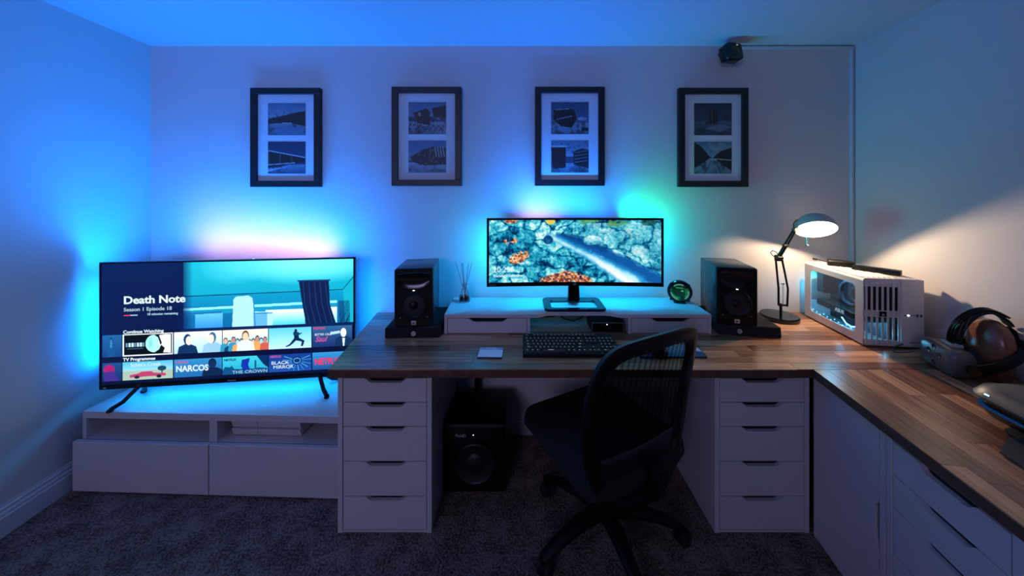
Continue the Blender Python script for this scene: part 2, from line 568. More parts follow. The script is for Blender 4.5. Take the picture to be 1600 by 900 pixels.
# ------------------------------------------------------------------ drawer units
DZ = [0.683, 0.576, 0.469, 0.315, 0.161, 0.012]
def notch_front(x0, x1, z0, z1, y0, y1):
    """drawer front with the cut-out grip in its top edge"""
    w = x1 - x0
    a, b, c, d = x0 + 0.245 * w, x0 + 0.345 * w, x0 + 0.675 * w, x0 + 0.78 * w
    dp = 0.020
    poly = [(x0, z0), (x1, z0), (x1, z1), (d, z1), (d - 0.25 * (d - c), z1 - 0.12 * dp), (c + 0.3 * (d - c), z1 - 0.82 * dp), (c, z1 - dp), (b, z1 - dp),
            (b - 0.3 * (b - a), z1 - 0.82 * dp), (a + 0.25 * (b - a), z1 - 0.12 * dp), (a, z1), (x0, z1)]
    return B().prism(poly, y0, y1, 'xz')

def drawer_unit(label, w, depth, h, loc, rotz, zs=DZ, m=None):
    m = m or M['white']
    t = thing('drawer_unit', label, 'drawers', loc, rotz)
    f = 0.021
    c = B()
    c.box(0, f, 0, depth, 0, h, 0.001, 1).box(w - f, w, 0, depth, 0, h, 0.001, 1)
    c.box(f, w - f, 0.0, depth, zs[0] + 0.006, h).box(f, w - f, 0.004, depth, 0, zs[-1] - 0.003).box(f, w - f, depth - 0.01, depth, 0.01, h)
    c.build('carcass', m, t, smooth=0)
    for a, b in zip(zs, zs[1:]):
        d = notch_front(f + 0.003, w - f - 0.003, b + 0.0022, a - 0.0012, 0.002, 0.020).build('drawer', m, t, smooth=0)
        B().box(f + 0.012, w - f - 0.012, 0.026, depth - 0.04, b + 0.012, a - 0.03).build('drawer_box', M['inside_shade'], d, smooth=0)
    return t
drawer_unit('white five-drawer unit under the left end of the desk, beside the television bench', 0.415, 0.55, 0.718, (-0.812, 1.475, 0), 0)
drawer_unit('white five-drawer unit under the desk, right of the office chair', 0.418, 0.55, 0.718, (0.853, 1.475, 0), 0)
FX, FY = 1.281, 1.466          # start of the run of cabinets under the return worktop
def wing_pt(x, y=0): return (FX + UX * x - UY * y, FY + UY * x + UX * y, 0)
cc = thing('corner_cabinet', 'white corner cupboard with one tall plain door under the return worktop', 'cabinet', wing_pt(0), WING)
w, h, dp = 0.342, 0.718, 0.55
c = B(); c.box(0, 0.012, 0.0, dp, 0, h).box(w - 0.021, w, 0, dp, 0, h, 0.001, 1).box(0.012, w - 0.021, 0.0, dp, 0.692, h).box(0.012, w - 0.021, 0.004, dp, 0, 0.012).box(0.012, w - 0.021, dp - 0.01, dp, 0.012, h)
c.build('carcass', M['white'], cc, smooth=0)
x1 = w - 0.024
d = B().prism([(0.014, 0.014), (x1, 0.014), (x1, 0.255), (x1 - 0.004, 0.275), (x1 - 0.017, 0.298), (x1 - 0.019, 0.31), (x1 - 0.019, 0.40), (x1 - 0.017, 0.412), (x1 - 0.004, 0.432), (x1, 0.446), (x1, 0.69), (0.014, 0.69)], 0.002, 0.02, 'xz').build('door', M['white'], cc, smooth=0)
B().box(x1 - 0.045, x1, 0.026, 0.03, 0.24, 0.46).build('grip_shade_plate', M['inside_shade'], d, smooth=0)  # dark plate added so the grip cut-out reads as shaded
drawer_unit('white drawer unit with long grips under the return worktop, nearest the camera', 0.35, 0.55, 0.718, wing_pt(0.3455), WING)

# ------------------------------------------------------------------ television bench
tb = thing('television_bench', 'low white television bench with two open bays and two wide drawers', 'bench', (-2.25, 1.673, 0), -R(1.8))
BW, BD, BH = 1.415, 0.375, 0.388
F0 = 0.03
c = B()
c.box(0.012, BW, F0, BD, BH - 0.034, BH, 0.001, 1)
c.build('top_panel', M['white'], tb, smooth=0)
c = B(); c.box(0.012, 0.032, F0, BD, 0.012, BH - 0.034).build('side_panel', M['white_side'], tb, smooth=0)
B().box(BW - 0.02, BW, F0, BD, 0.012, BH - 0.034).build('side_panel', M['white_side'], tb, smooth=0)
B().box(0.678, 0.718, F0, BD, 0.012, BH - 0.034).build('divider', M['white_side'], tb, smooth=0)
B().box(0.032, 0.678, F0, BD, 0.232, 0.250).build('bay_shelf', M['white_side'], tb, smooth=0)
B().box(0.718, BW - 0.02, F0, BD, 0.232, 0.250).build('bay_shelf', M['white_side'], tb, smooth=0)
B().box(0.02, BW - 0.02, BD - 0.006, BD - 0.001, 0.012, BH - 0.036).build('back_panel', M['white_side'], tb, smooth=0)
B().box(0.04, BW - 0.02, 0.06, BD - 0.02, 0.0, 0.012).build('plinth', M['black'], tb, smooth=0)
B().box(0, 0.700, 0, 0.022, 0.008, 0.254, 0.0015, 1).build('drawer', M['white'], tb, smooth=0)
B().box(0.705, BW, 0, 0.022, 0.008, 0.254, 0.0015, 1).build('drawer', M['white'], tb, smooth=0)

gc = thing('games_console', 'white games console in the right bay of the television bench', 'console', (-1.49, 1.715, 0.250), -R(1.8))
def slab(z0, z1, fx, m, name):
    # front slopes back towards the foot
    for a, b in ((0.0, 0.135), (0.137, 0.36)):
        B().hexa([(a, fx + 0.012, z0), (b, fx + 0.012, z0), (b, 0.30, z0), (a, 0.30, z0), (a, fx, z1), (b, fx, z1), (b, 0.30, z1), (a, 0.30, z1)], 0.001).build(name, m, gc, smooth=0)
slab(0.004, 0.041, 0.0, M['white'], 'lower_shell')
slab(0.046, 0.086, -0.004, M['white'], 'upper_shell')
B().box(0.004, 0.356, 0.02, 0.295, 0.0, 0.08).build('slot_core', M['black_gloss'], gc, smooth=0)
# ------------------------------------------------------------------ television
TW, TH = 1.28, 0.670
tl, trr = Vector((-2.219, 1.757, 0)), Vector((-0.947, 1.90, 0))
tvc = (tl + trr) / 2
tva = math.atan2(trr.y - tl.y, trr.x - tl.x)
tv = thing('television', 'wide flat television showing a streaming menu, on the white bench', 'television', (tvc.x, tvc.y, BH), tva)
Z0 = 0.0775                    # underside of the set above the bench
b = B(); b.box(-TW / 2, TW / 2, 0, 0.018, Z0, Z0 + TH, 0.003)
b.build('casing', M['black_gloss'], tv)
b = B(); b.box(-TW / 2 + 0.17, TW / 2 - 0.17, 0.018, 0.062, Z0 + 0.05, Z0 + 0.52, 0.012)
b.build('back_cover', M['black'], tv)
b = B()
for x0, x1, z0, z1 in ((-TW / 2, TW / 2, TH - 0.009, TH), (-TW / 2, TW / 2, 0, 0.026), (-TW / 2, -TW / 2 + 0.009, 0, TH), (TW / 2 - 0.009, TW / 2, 0, TH)):
    b.box(x0, x1, -0.004, 0.004, Z0 + z0, Z0 + z1, 0.0015, 1)
b.build('bezel', M['black_gloss'], tv, smooth=0)
for sx in (-1, 1):
    xs = sx * (TW / 2 - 0.195)
    b = B()
    for sy in (-1, 1):
        b.tube([(xs - sx * 0.0, 0.012 + sy * 0.008, Z0 + 0.02), (xs + sx * 0.045, 0.012 + sy * 0.055, 0.03), (xs + sx * 0.075, 0.012 + sy * 0.085, 0.011)], [0.0105, 0.0105, 0.0105], 10)
        b.lathe([(0.012, 0.0), (0.014, 0.004), (0.012, 0.012)], (xs + sx * 0.075, 0.012 + sy * 0.085, 0.0), n=12)
    b.build('leg', M['black'], tv)
lettering('Hisense', 0.013, M['badge'], tv, (0, -0.0045, Z0 + 0.008), align='CENTER', name='brand_badge')
B().box(-TW / 2 + 0.02, -TW / 2 + 0.035, -0.0048, -0.003, Z0 + 0.007, Z0 + 0.012).build('corner_sticker', M['badge'], tv, smooth=0)

# --- what the screen shows
cv = Canvas(640, 330, '#06123f')
SW, SH = TW - 0.018, TH - 0.035
asp = SW / SH
cv.grad(0, 0, 0.36, 0.6, '#041a4e', '#05123f')
# the still: an empty teal room with bright windows
x0, y0, y1 = 0.31, 0.0, 0.565
cv.grad(x0, y0, 1, 0.285, '#17b9d2', '#0fa3c4')
cv.ell(0.80, 0.02, 0.36, 0.20, '#7ef3f6', 0.95, 1.0)
cv.ell(0.50, 0.05, 0.14, 0.16, '#57dcee', 0.6, 1.0)
cv.grad(x0, 0.285, 1, 0.38, '#0a93bf', '#0b86b8')
cv.grad(x0, 0.38, 1, y1, '#0b74ad', '#0a659f')
cv.line([(x0, 0.290), (0.955, 0.272)], 0.004, '#063e6a')
cv.line([(0.955, 0.272), (1.0, 0.16)], 0.004, '#07466f')
cv.poly([(0.955, 0.275), (1.0, 0.165), (1.0, y1), (0.965, y1)], '#12a9c4')
cv.poly([(x0, 0.392), (0.93, 0.366), (0.93, 0.388), (x0, 0.412)], '#8ff4ff')
cv.poly([(x0, 0.412), (0.93, 0.388), (0.93, 0.43), (x0, 0.45)], '#1391bd')
cv.grad(0.355, 0.435, 0.462, y1, '#63c4ef', '#2f8fe6')
cv.poly([(x0, 0.43), (0.46, 0.425), (0.46, 0.442), (x0, 0.446)], '#1b6fb0')
cv.grad(0.635, 0.43, 0.795, y1, '#f2fdff', '#49cdf0')
cv.grad(0.84, 0.425, 0.93, y1, '#eefcff', '#7fe0f4')
cv.rect(0.795, 0.42, 0.805, y1, '#0e6da0'); cv.rect(0.835, 0.42, 0.845, y1, '#0e6da0')
for k in range(9):
    cv.poly([(0.937 + k * 0.0052, 0.37), (0.940 + k * 0.0052, 0.37), (0.945 + k * 0.0050, y1), (0.941 + k * 0.0050, y1)], '#083a6b')
# plain seat and dark drape standing where the still has its foreground
cv.poly([(0.505, 0.33), (0.515, 0.305), (0.565, 0.300), (0.58, 0.32), (0.59, 0.44), (0.66, 0.445), (0.668, 0.47), (0.660, y1), (0.50, y1)], '#a9e9f2')
cv.poly([(0.585, 0.45), (0.64, 0.45), (0.64, y1), (0.585, y1)], '#5fb0dc')
cv.line([(0.585, 0.33), (0.592, y1)], 0.004, '#2c7fc0'); cv.line([(0.59, 0.455), (0.66, 0.457)], 0.004, '#2c7fc0')
cv.poly([(0.770, 0.19), (0.895, 0.185), (0.90, 0.40), (0.925, y1), (0.80, y1), (0.785, 0.40)], '#0a1c48')
for k in range(5): cv.line([(0.788 + k * 0.023, 0.20), (0.795 + k * 0.024, 0.40), (0.815 + k * 0.024, y1)], 0.003, '#163a70')
cv.rect(0.764, 0.178, 0.902, 0.192, '#14386c')
# soft shade from the menu side
t = np.clip((cv.U - 0.29) / 0.055, 0, 1)
cv.put((1 - t) * (cv.U > 0.285) * (cv.V < y1), '#05164a')
cv.grad(0, y1, 1, 1, '#06103a', '#050c30')
cv.put((cv.V >= y1) & (cv.V < 0.6) & (cv.U > 0.3), '#0a3a74', 0.4)
# rows of pictures
cols = [(0.004, 0.077), (0.080, 0.269), (0.273, 0.459), (0.463, 0.643), (0.647, 0.822), (0.826, 0.994)]
RA, RB = (0.59, 0.772), (0.822, 0.972)
def cell(i, row):
    a, b = cols[i]; c, d = row
    return lambda u, v: (a + (b - a) * u, c + (d - c) * v)
def P(f, pts, col, al=1.0): cv.poly([f(*p) for p in pts], col, al)
def E(f, cu, cvv, ru, rv, col, al=1.0, soft=0.0):
    p = f(cu, cvv); q = f(cu + ru, cvv + rv)
    cv.ell(p[0], p[1], abs(q[0] - p[0]), abs(q[1] - p[1]), col, al, soft)
def bust(f, cx, top, s, hair, face, coat, turn=0):
    P(f, [(cx - 0.22 * s, 1), (cx - 0.19 * s, top + 0.62 * s), (cx - 0.07 * s, top + 0.50 * s), (cx + 0.07 * s, top + 0.50 * s), (cx + 0.19 * s, top + 0.62 * s), (cx + 0.23 * s, 1)], coat)
    E(f, cx, top + 0.27 * s, 0.085 * s, 0.27 * s, hair)
    E(f, cx + 0.02 * s * turn, top + 0.33 * s, 0.07 * s, 0.22 * s, face)
def bg(i, row, a, b):
    c = cols[i]; cv.grad(c[0], row[0], c[1], row[1], a, b)
bg(0, RA, '#1b5e9c', '#123f7c'); f = cell(0, RA); bust(f, 0.45, 0.10, 0.9, '#0e3266', '#2f86b4', '#155089')
a, bb = cols[1]; cv.rect(a, RA[0], bb, RA[1], '#f4feff'); cv.rect(a + 0.004, RA[0] + 0.008, bb - 0.004, RA[1] - 0.008, '#02060f')
f = cell(1, RA)
E(f, 0.62, 0.47, 0.17, 0.40, '#a6f0e4'); E(f, 0.55, 0.45, 0.07, 0.3, '#5db9c8', 0.6, 1)
P(f, [(0.72, 0.1), (0.86, 0.06), (0.96, 0.08), (0.96, 0.92), (0.80, 0.90), (0.76, 0.62), (0.70, 0.48)], '#f2fffa')
P(f, [(0.62, 0.06), (0.72, 0.1), (0.78, 0.45), (0.72, 0.75), (0.60, 0.92), (0.80, 0.92), (0.84, 0.7), (0.74, 0.5), (0.70, 0.2)], '#061018')
for k in range(7):
    P(f, [(0.06 + k * 0.055, 0.40), (0.10 + k * 0.055, 0.40), (0.10 + k * 0.055, 0.58), (0.06 + k * 0.055, 0.58)], '#b8dbe6' if k % 3 else '#5f8aa0')
P(f, [(0.08, 0.65), (0.4, 0.65), (0.4, 0.68), (0.08, 0.68)], '#33566a')
bg(2, RA, '#e8fbff', '#a9d8f4'); f = cell(2, RA)
bust(f, 0.28, 0.10, 0.95, '#12365f', '#e5d9d2', '#0b2f5c', 1.5); bust(f, 0.80, 0.06, 0.95, '#3c628b', '#f0ded2', '#8fc0e6', -1.5)
bg(3, RA, '#f7e9d6', '#8fc6de'); f = cell(3, RA)
rr = random.Random(3)
for k in range(11):
    x = 0.06 + 0.088 * k
    bust(f, x, 0.30 + 0.2 * rr.random(), 0.55, rr.choice(['#12305a', '#2a1e2c', '#1d4a72']), rr.choice(['#d8b49a', '#b98a78', '#9fd0dc']), rr.choice(['#0f4a86', '#c65a4a', '#2b8fb4', '#e0a05a', '#123a6c']))
bust(f, 0.5, 0.05, 0.9, '#5a3a36', '#f2c9a8', '#d6f2f2')
bg(4, RA, '#5cc4ea', '#b8f2fa'); f = cell(4, RA)
E(f, 0.63, 0.17, 0.035, 0.09, '#0a2248'); P(f, [(0.57, 0.22), (0.70, 0.24), (0.71, 0.55), (0.60, 0.58)], '#0a2450')
P(f, [(0.60, 0.50), (0.70, 0.50), (0.84, 0.66), (0.80, 0.92), (0.75, 0.92), (0.77, 0.70), (0.64, 0.64), (0.50, 0.88), (0.40, 0.94), (0.39, 0.89), (0.48, 0.80)], '#0a2450')
P(f, [(0.58, 0.26), (0.70, 0.30), (0.78, 0.26), (0.77, 0.32), (0.68, 0.40), (0.56, 0.34)], '#123a66')
bg(5, RA, '#2a5f92', '#1a2f6c'); f = cell(5, RA)
P(f, [(0.45, 0.30), (0.75, 0.24), (0.75, 0.36), (0.45, 0.44)], '#a7d3e4'); bust(f, 0.78, 0.02, 1.0, '#33587a', '#f0f6f4', '#0c3058'); P(f, [(0.75, 0.62), (0.82, 0.62), (0.80, 1), (0.77, 1)], '#d4e6ee')
bg(0, RB, '#164a86', '#0c2c62'); f = cell(0, RB)
E(f, 0.35, 0.35, 0.28, 0.26, '#a01c6e'); P(f, [(0.1, 0.5), (0.55, 0.45), (0.9, 1), (0.1, 1)], '#3b2c84')
bg(1, RB, '#4fb4dc', '#d8f0f2'); f = cell(1, RB)
cv.rect(cols[1][0], RB[0] + 0.075, cols[1][1], RB[1], '#9fb9a8')
E(f, 0.78, 0.42, 0.09, 0.14, '#16405a'); P(f, [(0.77, 0.5), (0.79, 0.5), (0.79, 0.75), (0.77, 0.75)], '#16405a')
P(f, [(0.14, 0.72), (0.30, 0.66), (0.38, 0.56), (0.56, 0.56), (0.62, 0.66), (0.86, 0.70), (0.86, 0.84), (0.14, 0.86)], '#b23a6a')
E(f, 0.28, 0.86, 0.05, 0.09, '#1c1c34'); E(f, 0.72, 0.86, 0.05, 0.09, '#1c1c34')
bg(2, RB, '#2c86c2', '#1e64a4'); f = cell(2, RB); bust(f, 0.80, 0.02, 1.0, '#061c40', '#0b2a54', '#08224a')
bg(3, RB, '#3cc4d8', '#1f9cc4'); f = cell(3, RB)
P(f, [(0, 0.75), (0.05, 0.55), (0.15, 0.6), (0.2, 0.5), (0.25, 0.7), (0.40, 0.72), (0.5, 0.66), (0.66, 0.74), (0.8, 0.68), (1, 0.74), (1, 1), (0, 1)], '#0c4c80')
P(f, [(0.70, 0.3), (0.72, 0.22), (0.74, 0.3), (0.74, 0.8), (0.70, 0.8)], '#0f5a8a')
P(f, [(0.42, 0.2), (0.60, 0.1), (0.56, 0.5), (0.60, 0.8), (0.48, 0.9), (0.40, 0.55)], '#1230a0')
P(f, [(0.75, 0), (1, 0), (1, 0.7), (0.9, 0.5)], '#062a5c')
bg(4, RB, '#123a8c', '#1a4aa0'); f = cell(4, RB)
for k in range(26):
    an = k * 0.2417 + 0.13 * (k % 3)
    p, q = f(0.66, 0.40), f(0.66 + 0.34 * math.cos(an), 0.40 + 0.58 * math.sin(an))
    if q[0] < cols[4][1] and RB[0] < q[1] < RB[1]: cv.line([p, q], 0.0018, '#5ad0f0', 0.7)
E(f, 0.66, 0.40, 0.12, 0.24, '#0c2468'); E(f, 0.66, 0.40, 0.085, 0.16, '#58b8e8'); E(f, 0.66, 0.40, 0.07, 0.13, '#0d2c78')
bg(5, RB, '#2f8fd0', '#1a4a90')
scr_m = picture_mat('television_screen', 1.35, 0.12)
sc = picture('screen', cv, SW, SH, scr_m, tv, (0, -0.0015, Z0 + 0.026))
# --- lettering on the screen
M['ui_white'] = mat_emit('screen_white_text', (0.80, 0.97, 1.0), 1.0)
M['ui_pale'] = mat_emit('screen_pale_text', (0.42, 0.66, 0.78), 1.0)
M['ui_red'] = mat_emit('screen_red_text', (0.85, 0.05, 0.16), 1.0)
M['ui_pink'] = mat_emit('screen_pink_text', (0.62, 0.10, 0.40), 1.0)
M['ui_dark'] = mat_emit('screen_dark_text', (0.0, 0.03, 0.10), 1.0)
def ui(s, u, v, size, m, stretch=1.0, shear=0, bold=0.0, align='LEFT'):
    lettering(s, size, m, tv, ((u - 0.5) * SW, -0.0022, Z0 + 0.026 + (1 - v) * SH), stretch=stretch, shear=shear, bold=bold, align=align, name='screen_lettering')
ui('Death Note', 0.082, 0.335, 0.056, M['ui_white'], 1.08, bold=0.0016)
ui('Season 1 Episode 18', 0.083, 0.398, 0.027, M['ui_pale'], 1.03, bold=0.0004)
ui('18 minutes remaining', 0.170, 0.437, 0.0172, M['ui_pale'], 1.0, bold=0.0004)
for u0, u1, m in ((0.083, 0.135, 'ui_pale'), (0.083, 0.108, 'ui_red')):
    B().box((u0 - 0.5) * SW, (u1 - 0.5) * SW, -0.0024 if m == 'ui_red' else -0.002, -0.0018, Z0 + 0.026 + (1 - 0.437) * SH, Z0 + 0.026 + (1 - 0.428) * SH).build('progress_bar', M[m], tv, smooth=0)
ui('Continue Watching', 0.081, 0.583, 0.0235, M['ui_white'], 1.03, bold=0.0006)
ui('TV Programmes', 0.081, 0.812, 0.0225, M['ui_white'], 1.03, bold=0.0006)
ui('NETFLIX', 0.832, 0.617, 0.017, M['ui_red'], 0.95, bold=0.0005)
ui('BETTER CALL', 0.836, 0.672, 0.017, M['ui_white'], 0.85, shear=0.2)
ui('Saul', 0.838, 0.725, 0.042, M['ui_pink'], 0.9, shear=0.35, bold=0.0008)
ui("Schitt's Creek", 0.108, 0.862, 0.027, M['ui_white'], 0.95)
ui('NETFLIX', 0.280, 0.856, 0.017, M['ui_pink'], 0.95, bold=0.0005)
ui('NARCOS', 0.280, 0.925, 0.045, M['ui_white'], 0.88, bold=0.0012)
ui('NETFLIX', 0.468, 0.856, 0.017, M['ui_dark'], 0.95, bold=0.0005)
ui('THE CROWN', 0.500, 0.967, 0.022, M['ui_pale'], 1.35)
ui('NETFLIX', 0.652, 0.848, 0.016, M['ui_pink'], 0.95, bold=0.0005)
ui('BLACK', 0.657, 0.908, 0.026, M['ui_white'], 1.15)
ui('MIRROR', 0.665, 0.945, 0.026, M['ui_white'], 1.1)
ui('NETFLIX', 0.836, 0.928, 0.048, M['ui_red'], 0.78, bold=0.002)

# --- light strips behind the set
M['strip_blue'] = mat_emit('strip_blue', (0.0, 0.25, 1.0), 2.0)
M['strip_pink'] = mat_emit('strip_pink', (0.8, 0.55, 1.0), 2.0)
M['strip_cyan'] = mat_emit('strip_cyan', (0.0, 0.75, 1.0), 2.0)
for n, x0, x1, z0, z1, m in (('light_strip', -0.46, -0.15, 0.535, 0.545, 'strip_blue'), ('light_strip', -0.15, 0.46, 0.535, 0.545, 'strip_pink'), ('light_strip', -0.48, -0.47, 0.08, 0.53, 'strip_blue'), ('light_strip', 0.47, 0.48, 0.08, 0.53, 'strip_cyan'), ('light_strip', -0.46, 0.46, 0.06, 0.07, 'strip_blue')):
    B().box(x0, x1, 0.062, 0.065, Z0 + z0, Z0 + z1).build(n, M[m], tv, smooth=0)
zz = Z0 + TH
area_light('tv_light_left', tv, (-TW / 2 + 0.014, 0.045, Z0 + 0.36), (-1, 0.1, 0.15), 0.5, 0.02, TV_BLUE, 3.2, along=(0, 0, 1))
area_light('tv_light_top_left', tv, (-0.30, 0.034, zz - 0.016), (-0.1, 0.0, 1), 0.6, 0.02, TV_BLUE, 14.5)
area_light('tv_light_top_right', tv, (0.25, 0.034, zz - 0.016), (0.1, 0.0, 1), 0.6, 0.02, TV_BLUE, 14.5)
area_light('tv_light_top_pink', tv, (0.02, 0.055, zz - 0.13), (0, 0.75, 0.62), 0.82, 0.02, (0.85, 0.50, 1.0), 1.9, 60)
area_light('tv_light_right', tv, (TW / 2 - 0.05, 0.045, Z0 + 0.36), (1, 0.2, 0.05), 0.5, 0.02, (0.0, 0.20, 1.0), 3.6, along=(0, 0, 1))
area_light('tv_light_bottom', tv, (0, 0.05, Z0 + 0.016), (0, -0.1, -1), 1.1, 0.02, (0.0, 0.32, 1.0), 3.5)
# ------------------------------------------------------------------ monitor riser
ZR = 0.856                     # top of the riser
rs_ = thing('monitor_riser', 'long white monitor riser with two small drawers, on the desk between the speakers', 'riser', (0, 0, 0))
top = [(-0.41, 1.772), (0.075, 1.772), (0.098, 1.778), (0.125, 1.798), (0.15, 1.806), (0.45, 1.806), (0.48, 1.798), (0.51, 1.778), (0.535, 1.772), (1.006, 1.772), (1.014, 2.06), (-0.418, 2.06)]
B().prism(top, ZR - 0.018, ZR, 'xy', 0.0008).build('top_panel', M['white'], rs_, smooth=0)
for a, b_ in ((-0.41, 0.045), (0.566, 1.006)):
    c = B(); c.box(a, a + 0.016, 1.772, 2.05, ZT, ZR - 0.018).box(b_ - 0.016, b_, 1.772, 2.05, ZT, ZR - 0.018).box(a + 0.016, b_ - 0.016, 2.04, 2.05, ZT, ZR - 0.018).box(a + 0.016, b_ - 0.016, 1.78, 2.04, ZT, ZT + 0.006)
    c.build('box', M['white'], rs_, smooth=0)
    d = notch_front(a + 0.0185, b_ - 0.0185, ZT + 0.003, ZR - 0.021, 1.774, 1.788).build('drawer', M['white'], rs_, smooth=0)
    B().box(a + 0.03, b_ - 0.03, 1.795, 2.03, ZT + 0.012, ZR - 0.05).build('drawer_box', M['inside_shade'], d, smooth=0)

# ------------------------------------------------------------------ monitor
MX, MY = 0.301, 1.93
mo = thing('monitor', 'ultrawide curved monitor showing a forest stream, on the white riser', 'monitor', (MX, MY, ZR))
MW_, MH_ = 0.982, 0.372
s_ = 522 / 1.90
MZ = (EYE - 147.0 / s_) - ZR + 0.002   # underside of the panel above the riser
MW_ = 273.0 / s_; MH_ = 106.0 / s_
n = 24
CUR = 0.022
def cy(x): return -0.03 - CUR * (x / (MW_ / 2)) ** 2
def arc_slab(x0, x1, z0, z1, ya, yb, n=24):
    b = B(); rings = []
    for k in range(n + 1):
        x = x0 + (x1 - x0) * k / n
        y = cy(x)
        rings.append([(x, y + ya, z0), (x, y + yb, z0), (x, y + yb, z1), (x, y + ya, z1)])
    return b.loft(rings)
arc_slab(-MW_ / 2, MW_ / 2, MZ, MZ + MH_, 0.0, 0.022).build('casing', M['black_gloss'], mo, smooth=30)
arc_slab(-MW_ / 2, MW_ / 2, MZ + MH_ - 0.012, MZ + MH_, -0.003, 0.001).build('bezel', M['black'], mo, smooth=30)
arc_slab(-MW_ / 2, MW_ / 2, MZ, MZ + 0.022, -0.003, 0.001).build('bezel', M['black'], mo, smooth=30)
arc_slab(-MW_ / 2, -MW_ / 2 + 0.013, MZ, MZ + MH_, -0.003, 0.001, 2).build('bezel', M['black'], mo, smooth=30)
arc_slab(MW_ / 2 - 0.013, MW_ / 2, MZ, MZ + MH_, -0.003, 0.001, 2).build('bezel', M['black'], mo, smooth=30)
B().box(-0.2, 0.2, -0.012, 0.035, MZ + 0.06, MZ + 0.30, 0.012).build('back_cover', M['black'], mo)
b = B(); b.hexa([(-0.034, -0.01, 0.012), (0.034, -0.01, 0.012), (0.034, 0.03, 0.012), (-0.034, 0.03, 0.012), (-0.026, -0.005, MZ + 0.12), (0.026, -0.005, MZ + 0.12), (0.026, 0.022, MZ + 0.12), (-0.026, 0.022, MZ + 0.12)], 0.003)
b.build('stand_neck', M['black_gloss'], mo)
b = B()   # open rounded foot
def ring_pts(x0, x1, y0, y1, r, z, n=7):
    out = []
    for cx, cyy, a0 in ((x1 - r, y1 - r, 0), (x0 + r, y1 - r, 90), (x0 + r, y0 + r, 180), (x1 - r, y0 + r, 270)):
        for k in range(n + 1):
            a = R(a0 + 90 * k / n); out.append((cx + r * math.cos(a), cyy + r * math.sin(a), z))
    return out
o0 = (-0.176, 0.164, -0.118, 0.095, 0.03)
i0 = (-0.135, 0.123, -0.085, 0.035, 0.018)
b.loft([ring_pts(*i0, 0.0), ring_pts(*o0, 0.0), ring_pts(*o0, 0.010), ring_pts(-0.172, 0.160, -0.114, 0.091, 0.027, 0.013), ring_pts(-0.139, 0.127, -0.089, 0.039, 0.02, 0.013), ring_pts(*i0, 0.010), ring_pts(*i0, 0.0)], False, False)
b.build('stand_foot', M['black_gloss'], mo, smooth=30)
lettering('LG', 0.014, M['badge'], mo, (0, cy(0) - 0.0035, MZ + 0.006), align='CENTER', name='brand_badge', bold=0.0004)
B().box(-MW_ / 2 + 0.014, -MW_ / 2 + 0.05, cy(MW_ / 2) + 0.0, cy(MW_ / 2) - 0.003, MZ + 0.004, MZ + 0.014).build('sticker', mat('sticker_grey', '#3a4656', 0.5), mo, smooth=0)

cv = Canvas(460, 168, '#0b5f92')
w_, h_ = cv.w, cv.h
asp = w_ / h_
U, V = cv.U, cv.V
rs = np.random.RandomState(4)
# rocks: cellular shading
npt = 75
px = rs.rand(npt) * asp; py = rs.rand(npt) ** 0.85
wx = vnoise(w_, h_, 4, 21, 4, asp); wy = vnoise(w_, h_, 4, 22, 4, asp)
uu = U * asp + (wx - 0.5) * 0.34; vv = V + (wy - 0.5) * 0.26
d = np.sqrt((uu[..., None] - px) ** 2 + ((vv[..., None] - py) * 1.6) ** 2)
idx = np.argsort(d, -1)[..., :2]
d1 = np.take_along_axis(d, idx[..., :1], -1)[..., 0]; d2 = np.take_along_axis(d, idx[..., 1:2], -1)[..., 0]
cellr = rs.rand(npt)[idx[..., 0]]
edge = np.clip((d2 - d1) / 0.055, 0, 1)
fine = vnoise(w_, h_, 12, 5, 4, asp); fine2 = vnoise(w_, h_, 40, 6, 2, asp)
ridg = 1 - np.abs(2 * vnoise(w_, h_, 7, 31, 4, asp) - 1)
lum = 0.16 + 0.50 * edge * (0.45 + 0.55 * cellr) + 0.75 * (fine - 0.5) + 0.42 * (fine2 - 0.5) + 0.45 * (ridg - 0.75)
lum = np.clip(lum + 0.06, 0, 1)
ramp = lambda x, pts: np.stack([np.interp(x, [p[0] for p in pts], [cv.c(p[1])[k] for p in pts]) for k in range(3)], -1)
cv.a = ramp(lum, [(0, '#021c40'), (0.22, '#06416f'), (0.42, '#1184ad'), (0.62, '#3cbdd4'), (0.82, '#9fecf0'), (1, '#f4ffff')])
# stream
def band(pts, col, soft=0.02, alpha=1.0):
    # polyline with half widths (u, v, half width)
    best = np.full(U.shape, 9.0)
    for (x0, y0, r0), (x1, y1, r1) in zip(pts, pts[1:]):
        ax, ay, bx, by = x0 * asp, y0, x1 * asp, y1
        dx, dy = bx - ax, by - ay
        t = np.clip(((U * asp - ax) * dx + (V - ay) * dy) / (dx * dx + dy * dy), 0, 1)
        dist = np.hypot(U * asp - ax - t * dx, V - ay - t * dy) - (r0 + (r1 - r0) * t)
        best = np.minimum(best, dist)
    best += (fine - 0.5) * 0.05
    cv.put(np.clip(-best / soft + 0.5, 0, 1), col, alpha)
band([(0.40, 0.25, 0.03), (0.52, 0.34, 0.07), (0.68, 0.54, 0.09), (0.84, 0.77, 0.10), (1.0, 0.99, 0.10)], '#0f5aa6', 0.06)
band([(0.44, 0.25, 0.02), (0.56, 0.34, 0.05), (0.68, 0.46, 0.04)], '#083a78', 0.08, 0.75)
band([(0.35, 0.25, 0.03), (0.42, 0.34, 0.045), (0.52, 0.48, 0.05), (0.63, 0.64, 0.08), (0.74, 0.82, 0.11), (0.86, 1.0, 0.13)], '#2aa3e2', 0.08)
